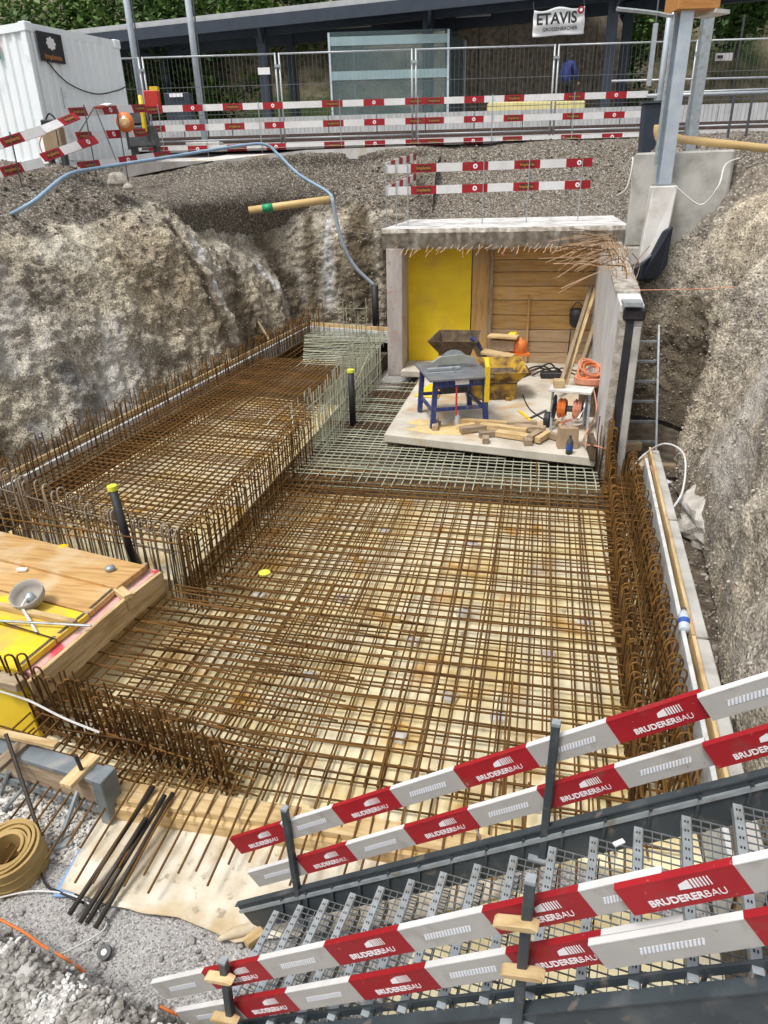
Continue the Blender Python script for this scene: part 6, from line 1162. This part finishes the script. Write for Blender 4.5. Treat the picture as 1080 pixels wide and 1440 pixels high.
for k, (px, py) in enumerate(((548, 1203), (585, 1212), (600, 1218))):
    o = stones('rubble_stone', [PZ(px, py, .02)], .045, .045, 'stone_grey', ('grey rubble lump leaning on the timber beam', 'rubble lump between timber and staircase', 'rubble lump closest to the staircase handle')[k]); o['kind'] = 'thing'; o['category'] = 'stone'
c = PZ(655, 1195, .1); t = thing('steel_hook_plate', 'galvanised lifting hook plate on the staircase side', 'hook plate', c); MB().box(c, (.13, .09, .05), rz=-.1).build('plate', 'galv', t, bevel=.004); MB().tube(smooth_path([c + Vector((-.08, .04, .0)), c + Vector((-.1, .05, .1)), c + Vector((.05, .07, .13)), c + Vector((.09, .04, .02))], 5), .008, 6).build('hoop', 'galv', t)

# ------------------------------------------------------------------ staircase and its near barriers
SA = math.radians(7.8); SD = Vector((math.cos(SA), -math.sin(SA), 0)); SN = Vector((math.sin(SA), math.cos(SA), 0)); S0 = Vector((-1.37, 2.52, 0)); SK = .745
def sp(s, w_, z): return S0 + SD * s - SN * w_ + UP * z
zl = lambda s: .22 + SK * s
def on_stair_plane(px, py, w_):
    d = _ray(px, py); p0 = sp(0, w_, 0); k = (p0 - CAM_P).dot(SN) / d.dot(SN); return CAM_P + d * k
t = thing('staircase', 'grey steel site staircase with grating treads', 'staircase', S0)
sl_up = Vector((-SK * SD.x, -SK * SD.y, 1)).normalized(); WS = .72
for w_, nm in ((-.005, 0), (WS, 1)):
    dp = .2 if nm == 0 else .26; zo = .03 if nm == 0 else -.115; a, b2 = sp(-.12, w_, zl(-.12) + zo - dp / 2 * .9), sp(3.6, w_, zl(3.6) + zo - dp / 2 * .9)
    MB().beam(a, b2, .012, dp, up=sl_up).build('stringer', 'steel_dark', t)
    e = sl_up * (dp / 2 + .004); MB().beam(a + e, b2 + e, .035 if nm == 0 else .05, .008, up=sl_up).build('stringer_flange', 'steel_dark', t)
    MB().beam(a + e * .55 - SN * (.014 if nm == 0 else -.014), b2 + e * .55 - SN * (.014 if nm == 0 else -.014), .012, .02, up=sl_up).build('stringer_rib', 'galv' if nm == 0 else 'steel_dark', t)
MB().beam(sp(-.1, WS - .05, zl(-.1) - .045), sp(3.6, WS - .05, zl(3.6) - .045), .012, .035, up=sl_up).build('guard_bar', 'steel_dark', t)
tk = []; PITCH = .167; W0, W1 = .02, WS - .02
nos = MB().beam((.014, -W0, 0), (.014, -W1, 0), .034, .004).beam((.0, -W0, -.02), (.0, -W1, -.02), .004, .04); nosm = nos.mesh('nosing', 'galv')
hb = MB()
for k in range(15):
    w_ = W0 + .03 + (W1 - W0 - .06) * k / 14
    for s in (.009, .020): hb.box((s, -w_, .0025), (.006, .011, .001))
holem = hb.mesh('nosing_holes', 'black')
gt = MB(); TD = .215
for k in range(21): w_ = W0 + (W1 - W0) * k / 20; gt.beam((.03, -w_, -.006), (TD, -w_, -.006), .0036, .006)
for k in range(6): s = .034 + (TD - .036) * k / 5; gt.beam((s, -W0, -.006), (s, -W1, -.006), .0036, .006)
gtm = gt.mesh('grating', 'grate')
for k in range(21):
    s = .10 + PITCH * k; tr = MB().beam((TD, -W0, -.015), (TD, -W1, -.015), .005, .05).build('tread', 'steel_dark', t, local=True)
    tr.location = SD * s + UP * (zl(s) - .035); tr.rotation_euler = (0, 0, -SA)
    for me in (nosm, gtm, holem):
        o = link(me.name, me, tr, local=True)
        if me is holem: o['kind'] = 'stuff'
    for w_ in (.004, WS - .05):
        MB().beam(sp(s + .05, w_, zl(s + .05) - .15), sp(s + .05, w_, zl(s + .05) + (.04 if w_ < .3 else -.03)), .022, .012, up=SD).build('bolt_plate', 'steel_dark', t)
# boards
GN = 'red and white boards of the staircase barrier'
def big_board(w_, line, bounds, first, label, h=.116, front=0.0, prints=True, sag=0):
    (xa, ya), (xb, yb) = line; f = lambda px: on_stair_plane(px, ya + (px - xa) * (yb - ya) / (xb - xa), w_) + (-SN) * front
    pts = [f(b) for b in bounds]; d = (pts[-1] - pts[0]).normalized(); up = SN.cross(d).normalized(); up = up if up.z > 0 else -up; nr = -SN
    t = thing('barrier_board', label, 'barrier board', pts[0], GN); th = .024; b = MB()
    for i in range(len(pts) - 1):
        a, c = pts[i], pts[i + 1]; a = pts[0] + d * (a - pts[0]).dot(d); c = pts[0] + d * (c - pts[0]).dot(d); mi = (i + (first != 'red')) % 2
        for z0, z1, tt, m2 in ((-h, -.0045, th / 2, mi if mi == 0 else 2), (-.0045, .0, th / 2 + .0015, mi)):  # white parts: shade painted on the face, top edge brighter as if lit
            b.hexa([a + up * z0 - nr * tt, c + up * z0 - nr * tt, c + up * z0 + nr * tt, a + up * z0 + nr * tt, a + up * z1 - nr * tt, c + up * z1 - nr * tt, c + up * z1 + nr * tt, a + up * z1 + nr * tt], mi if m2 == mi else m2)
    b.build('plank', ['red', 'white', 'boardgrey'], t)
    for i in range(len(pts) - 1):
        a, c = pts[i], pts[i + 1]; L = (c - a).length; red = (i + (first != 'red')) % 2 == 0; m0 = (a + c) / 2 + nr * (th / 2 + .0008) - up * h * .5
        if L < .22: continue
        if red and prints:
            text_on('BRUDERER', .036, 'print_white', t, m0 + d * -.030 - up * .027, d, up, bold=.0008); text_on('BAU', .036, 'print_white', t, m0 + d * .0915 - up * .027, d, up, bold=-.0004)
            b = MB(); c0 = m0 + d * .045 + up * .021; q = lambda x, z, e=.0: c0 + d * x + up * z + nr * e
            b.hexa([q(-.045, -.014), q(-.006, -.016), q(-.006, -.016, .001), q(-.045, -.014, .001), q(-.040, .006), q(-.006, .018), q(-.006, .018, .001), q(-.040, .006, .001)]); lg = b.build('logo_block', 'print_white', t)
            for k in range(6): wd = .0065 - .0006 * k; x = -.001 + .0105 * k; MB().hexa([q(x, -.016), q(x + wd, -.016), q(x + wd, -.016, .001), q(x, -.016, .001), q(x, .018), q(x + wd, .018), q(x + wd, .018, .001), q(x, .018, .001)]).build('logo_bar', 'print_white', t)
        elif not red:
            L2 = min(.22, L * .62); c0 = m0 - up * .002; b = MB(); n = 16
            MB().beam(c0 - d * L2 / 2, c0 + d * L2 / 2, .026, .0012, up=nr).build('reflective_patch', 'boardgrey', t)
            for k in range(n): x = -L2 / 2 + L2 * (k + .5) / n; b.beam(c0 + d * (x - .006) - up * .013 + nr * .001, c0 + d * (x + .006) + up * .013 + nr * .001, L2 / n * .55, .0008, up=nr)
            b.build('reflective_stripes', 'reflect', t)['kind'] = 'stuff'
    return t
LF1 = ((325, 1178), (1080, 941)); LF2 = ((349, 1225), (1080, 1014)); LN1 = ((213, 1380), (1080, 1189)); LN2 = ((248, 1420), (1080, 1269))
big_board(-.03, LF1, [324, 395, 467, 549, 638, 740, 852, 985], 'red', 'upper far staircase board, low end over the fleece'); big_board(-.03, LF1, [980, 1130, 1300], 'white', 'upper far staircase board before the right earth bank', front=.024)
big_board(-.03, LF2, [349, 417, 487, 568, 658, 755, 864, 990], 'white', 'lower far staircase board, low end over the fleece'); big_board(-.03, LF2, [987, 1135, 1300], 'red', 'lower far staircase board before the right earth bank', front=.024)
big_board(WS - .02, LN1, [213, 285, 364, 456, 560, 678, 813, 930], 'white', 'upper near staircase board wedged on two posts'); big_board(WS - .02, LN1, [864, 1029, 1240, 1400], 'red', 'upper near staircase board, overlapping one at the top of the stairs', front=.024)
big_board(WS - .02, LN2, [248, 328, 402, 491, 598, 711, 845, 960], 'white', 'lower near staircase board wedged on two posts'); big_board(WS - .02, LN2, [828, 1044, 1260, 1420], 'white', 'lower near staircase board, overlapping one at the top of the stairs', front=.024)
GP = 'posts of the staircase barrier'
for (a, b2, w_, lb) in (((400, 1138), (426, 1298), -.005, 'far stair post with a foot plate by the low board ends'), ((782, 1018), (762, 1206), -.005, 'far stair post before the rusty hooked cage'), ((314, 1352), (330, 1470), WS + .02, 'near stair post at the low end with wooden wedges'), ((746, 1238), (727, 1440), WS + .02, 'near stair post with wooden wedges in mid staircase')):
    p, q2 = on_stair_plane(*a, w_), on_stair_plane(*b2, w_); t = thing('barrier_post', lb, 'post', q2, GP)
    MB().beam(q2, p, .036, .036, up=SD).build('post', 'steel_dark', t, bevel=.004); MB().beam(p - (p - q2) * .002, p + UP * .012, .034, .034, up=SD).build('post_end', 'galv', t)
    MB().box(q2 + UP * .006, (.12, .07, .012), rz=-SA).build('foot_plate', 'galv', t)
for px, py, rz_, lb in ((728, 1283, .1, 'wooden wedge at the upper board of the middle stair post'), (737, 1352, .0, 'boxy wooden wedge at the lower board of the middle stair post'), (315, 1363, -.2, 'wooden wedge at the upper board of the low stair post'), (322, 1420, -.1, 'wooden wedge at the lower board of the low stair post')):
    c = on_stair_plane(px, py, WS + .0); d = (SD + UP * .3).normalized(); b = MB(); u2 = sl_up; q = lambda x, z, e: c + d * x + u2 * z - SN * e
    pr = [(-.08, -.002), (-.05, -.016), (.05, -.018), (.08, -.004), (.06, .014), (-.06, .012)]
    b.add([q(x, z, e) for e in (.016, .062) for x, z in pr], [tuple(range(6)), tuple(range(6, 12))[::-1]] + [(i, 6 + i, 6 + (i + 1) % 6, (i + 1) % 6) for i in range(6)])
    tag(b.build('wooden_wedge', 'timber', bevel=.004), lb, 'wedge', 'wooden wedges on the stair posts')
tag(MB().box(sp(1.88, .1, zl(1.88) - .02), (.05, .02, .008), rz=.6).build('white_scrap', 'print_white'), 'white scrap lying on a staircase tread', 'scrap')
tag(MB().box(PZ(358, 1318, .0), (.12, .06, .05), rz=.9).build('wood_chock', 'timber', bevel=.004), 'small wooden chock under the foot of the staircase', 'chock')
mb = MB(); NU, NV = 26, 16; vs = []; c = PZ(1000, 725, .35) + Vector((.1, .1, -.05))
for j in range(NV + 1):
    for i in range(NU):
        a, p = 2 * math.pi * i / NU, math.pi * (j / NV - .5); v = Vector((math.cos(a) * math.cos(p), math.sin(a) * math.cos(p), math.sin(p)))
        k = 1 + .35 * noise.noise(v * 1.6 + Vector((4, 1, 0))) + .12 * noise.noise(v * 4); q = Vector((v.x * .42, v.y * .75, v.z * .34)) * k
        vs.append(c + Matrix.Rotation(-.5, 3, 'Y') @ q)
mb.add(vs, [(j * NU + i, j * NU + (i + 1) % NU, (j + 1) * NU + (i + 1) % NU, (j + 1) * NU + i) for j in range(NV) for i in range(NU)])
tag(mb.build('boulder', mat('pale_boulder', [(0.36, 0.33, 0.28), (0.52, 0.49, 0.44), (0.62, 0.60, 0.56)], 6, 0.9, bump=0.6, bscale=25, bdist=0.03)), 'large pale flat boulder at the foot of the right bank', 'boulder')
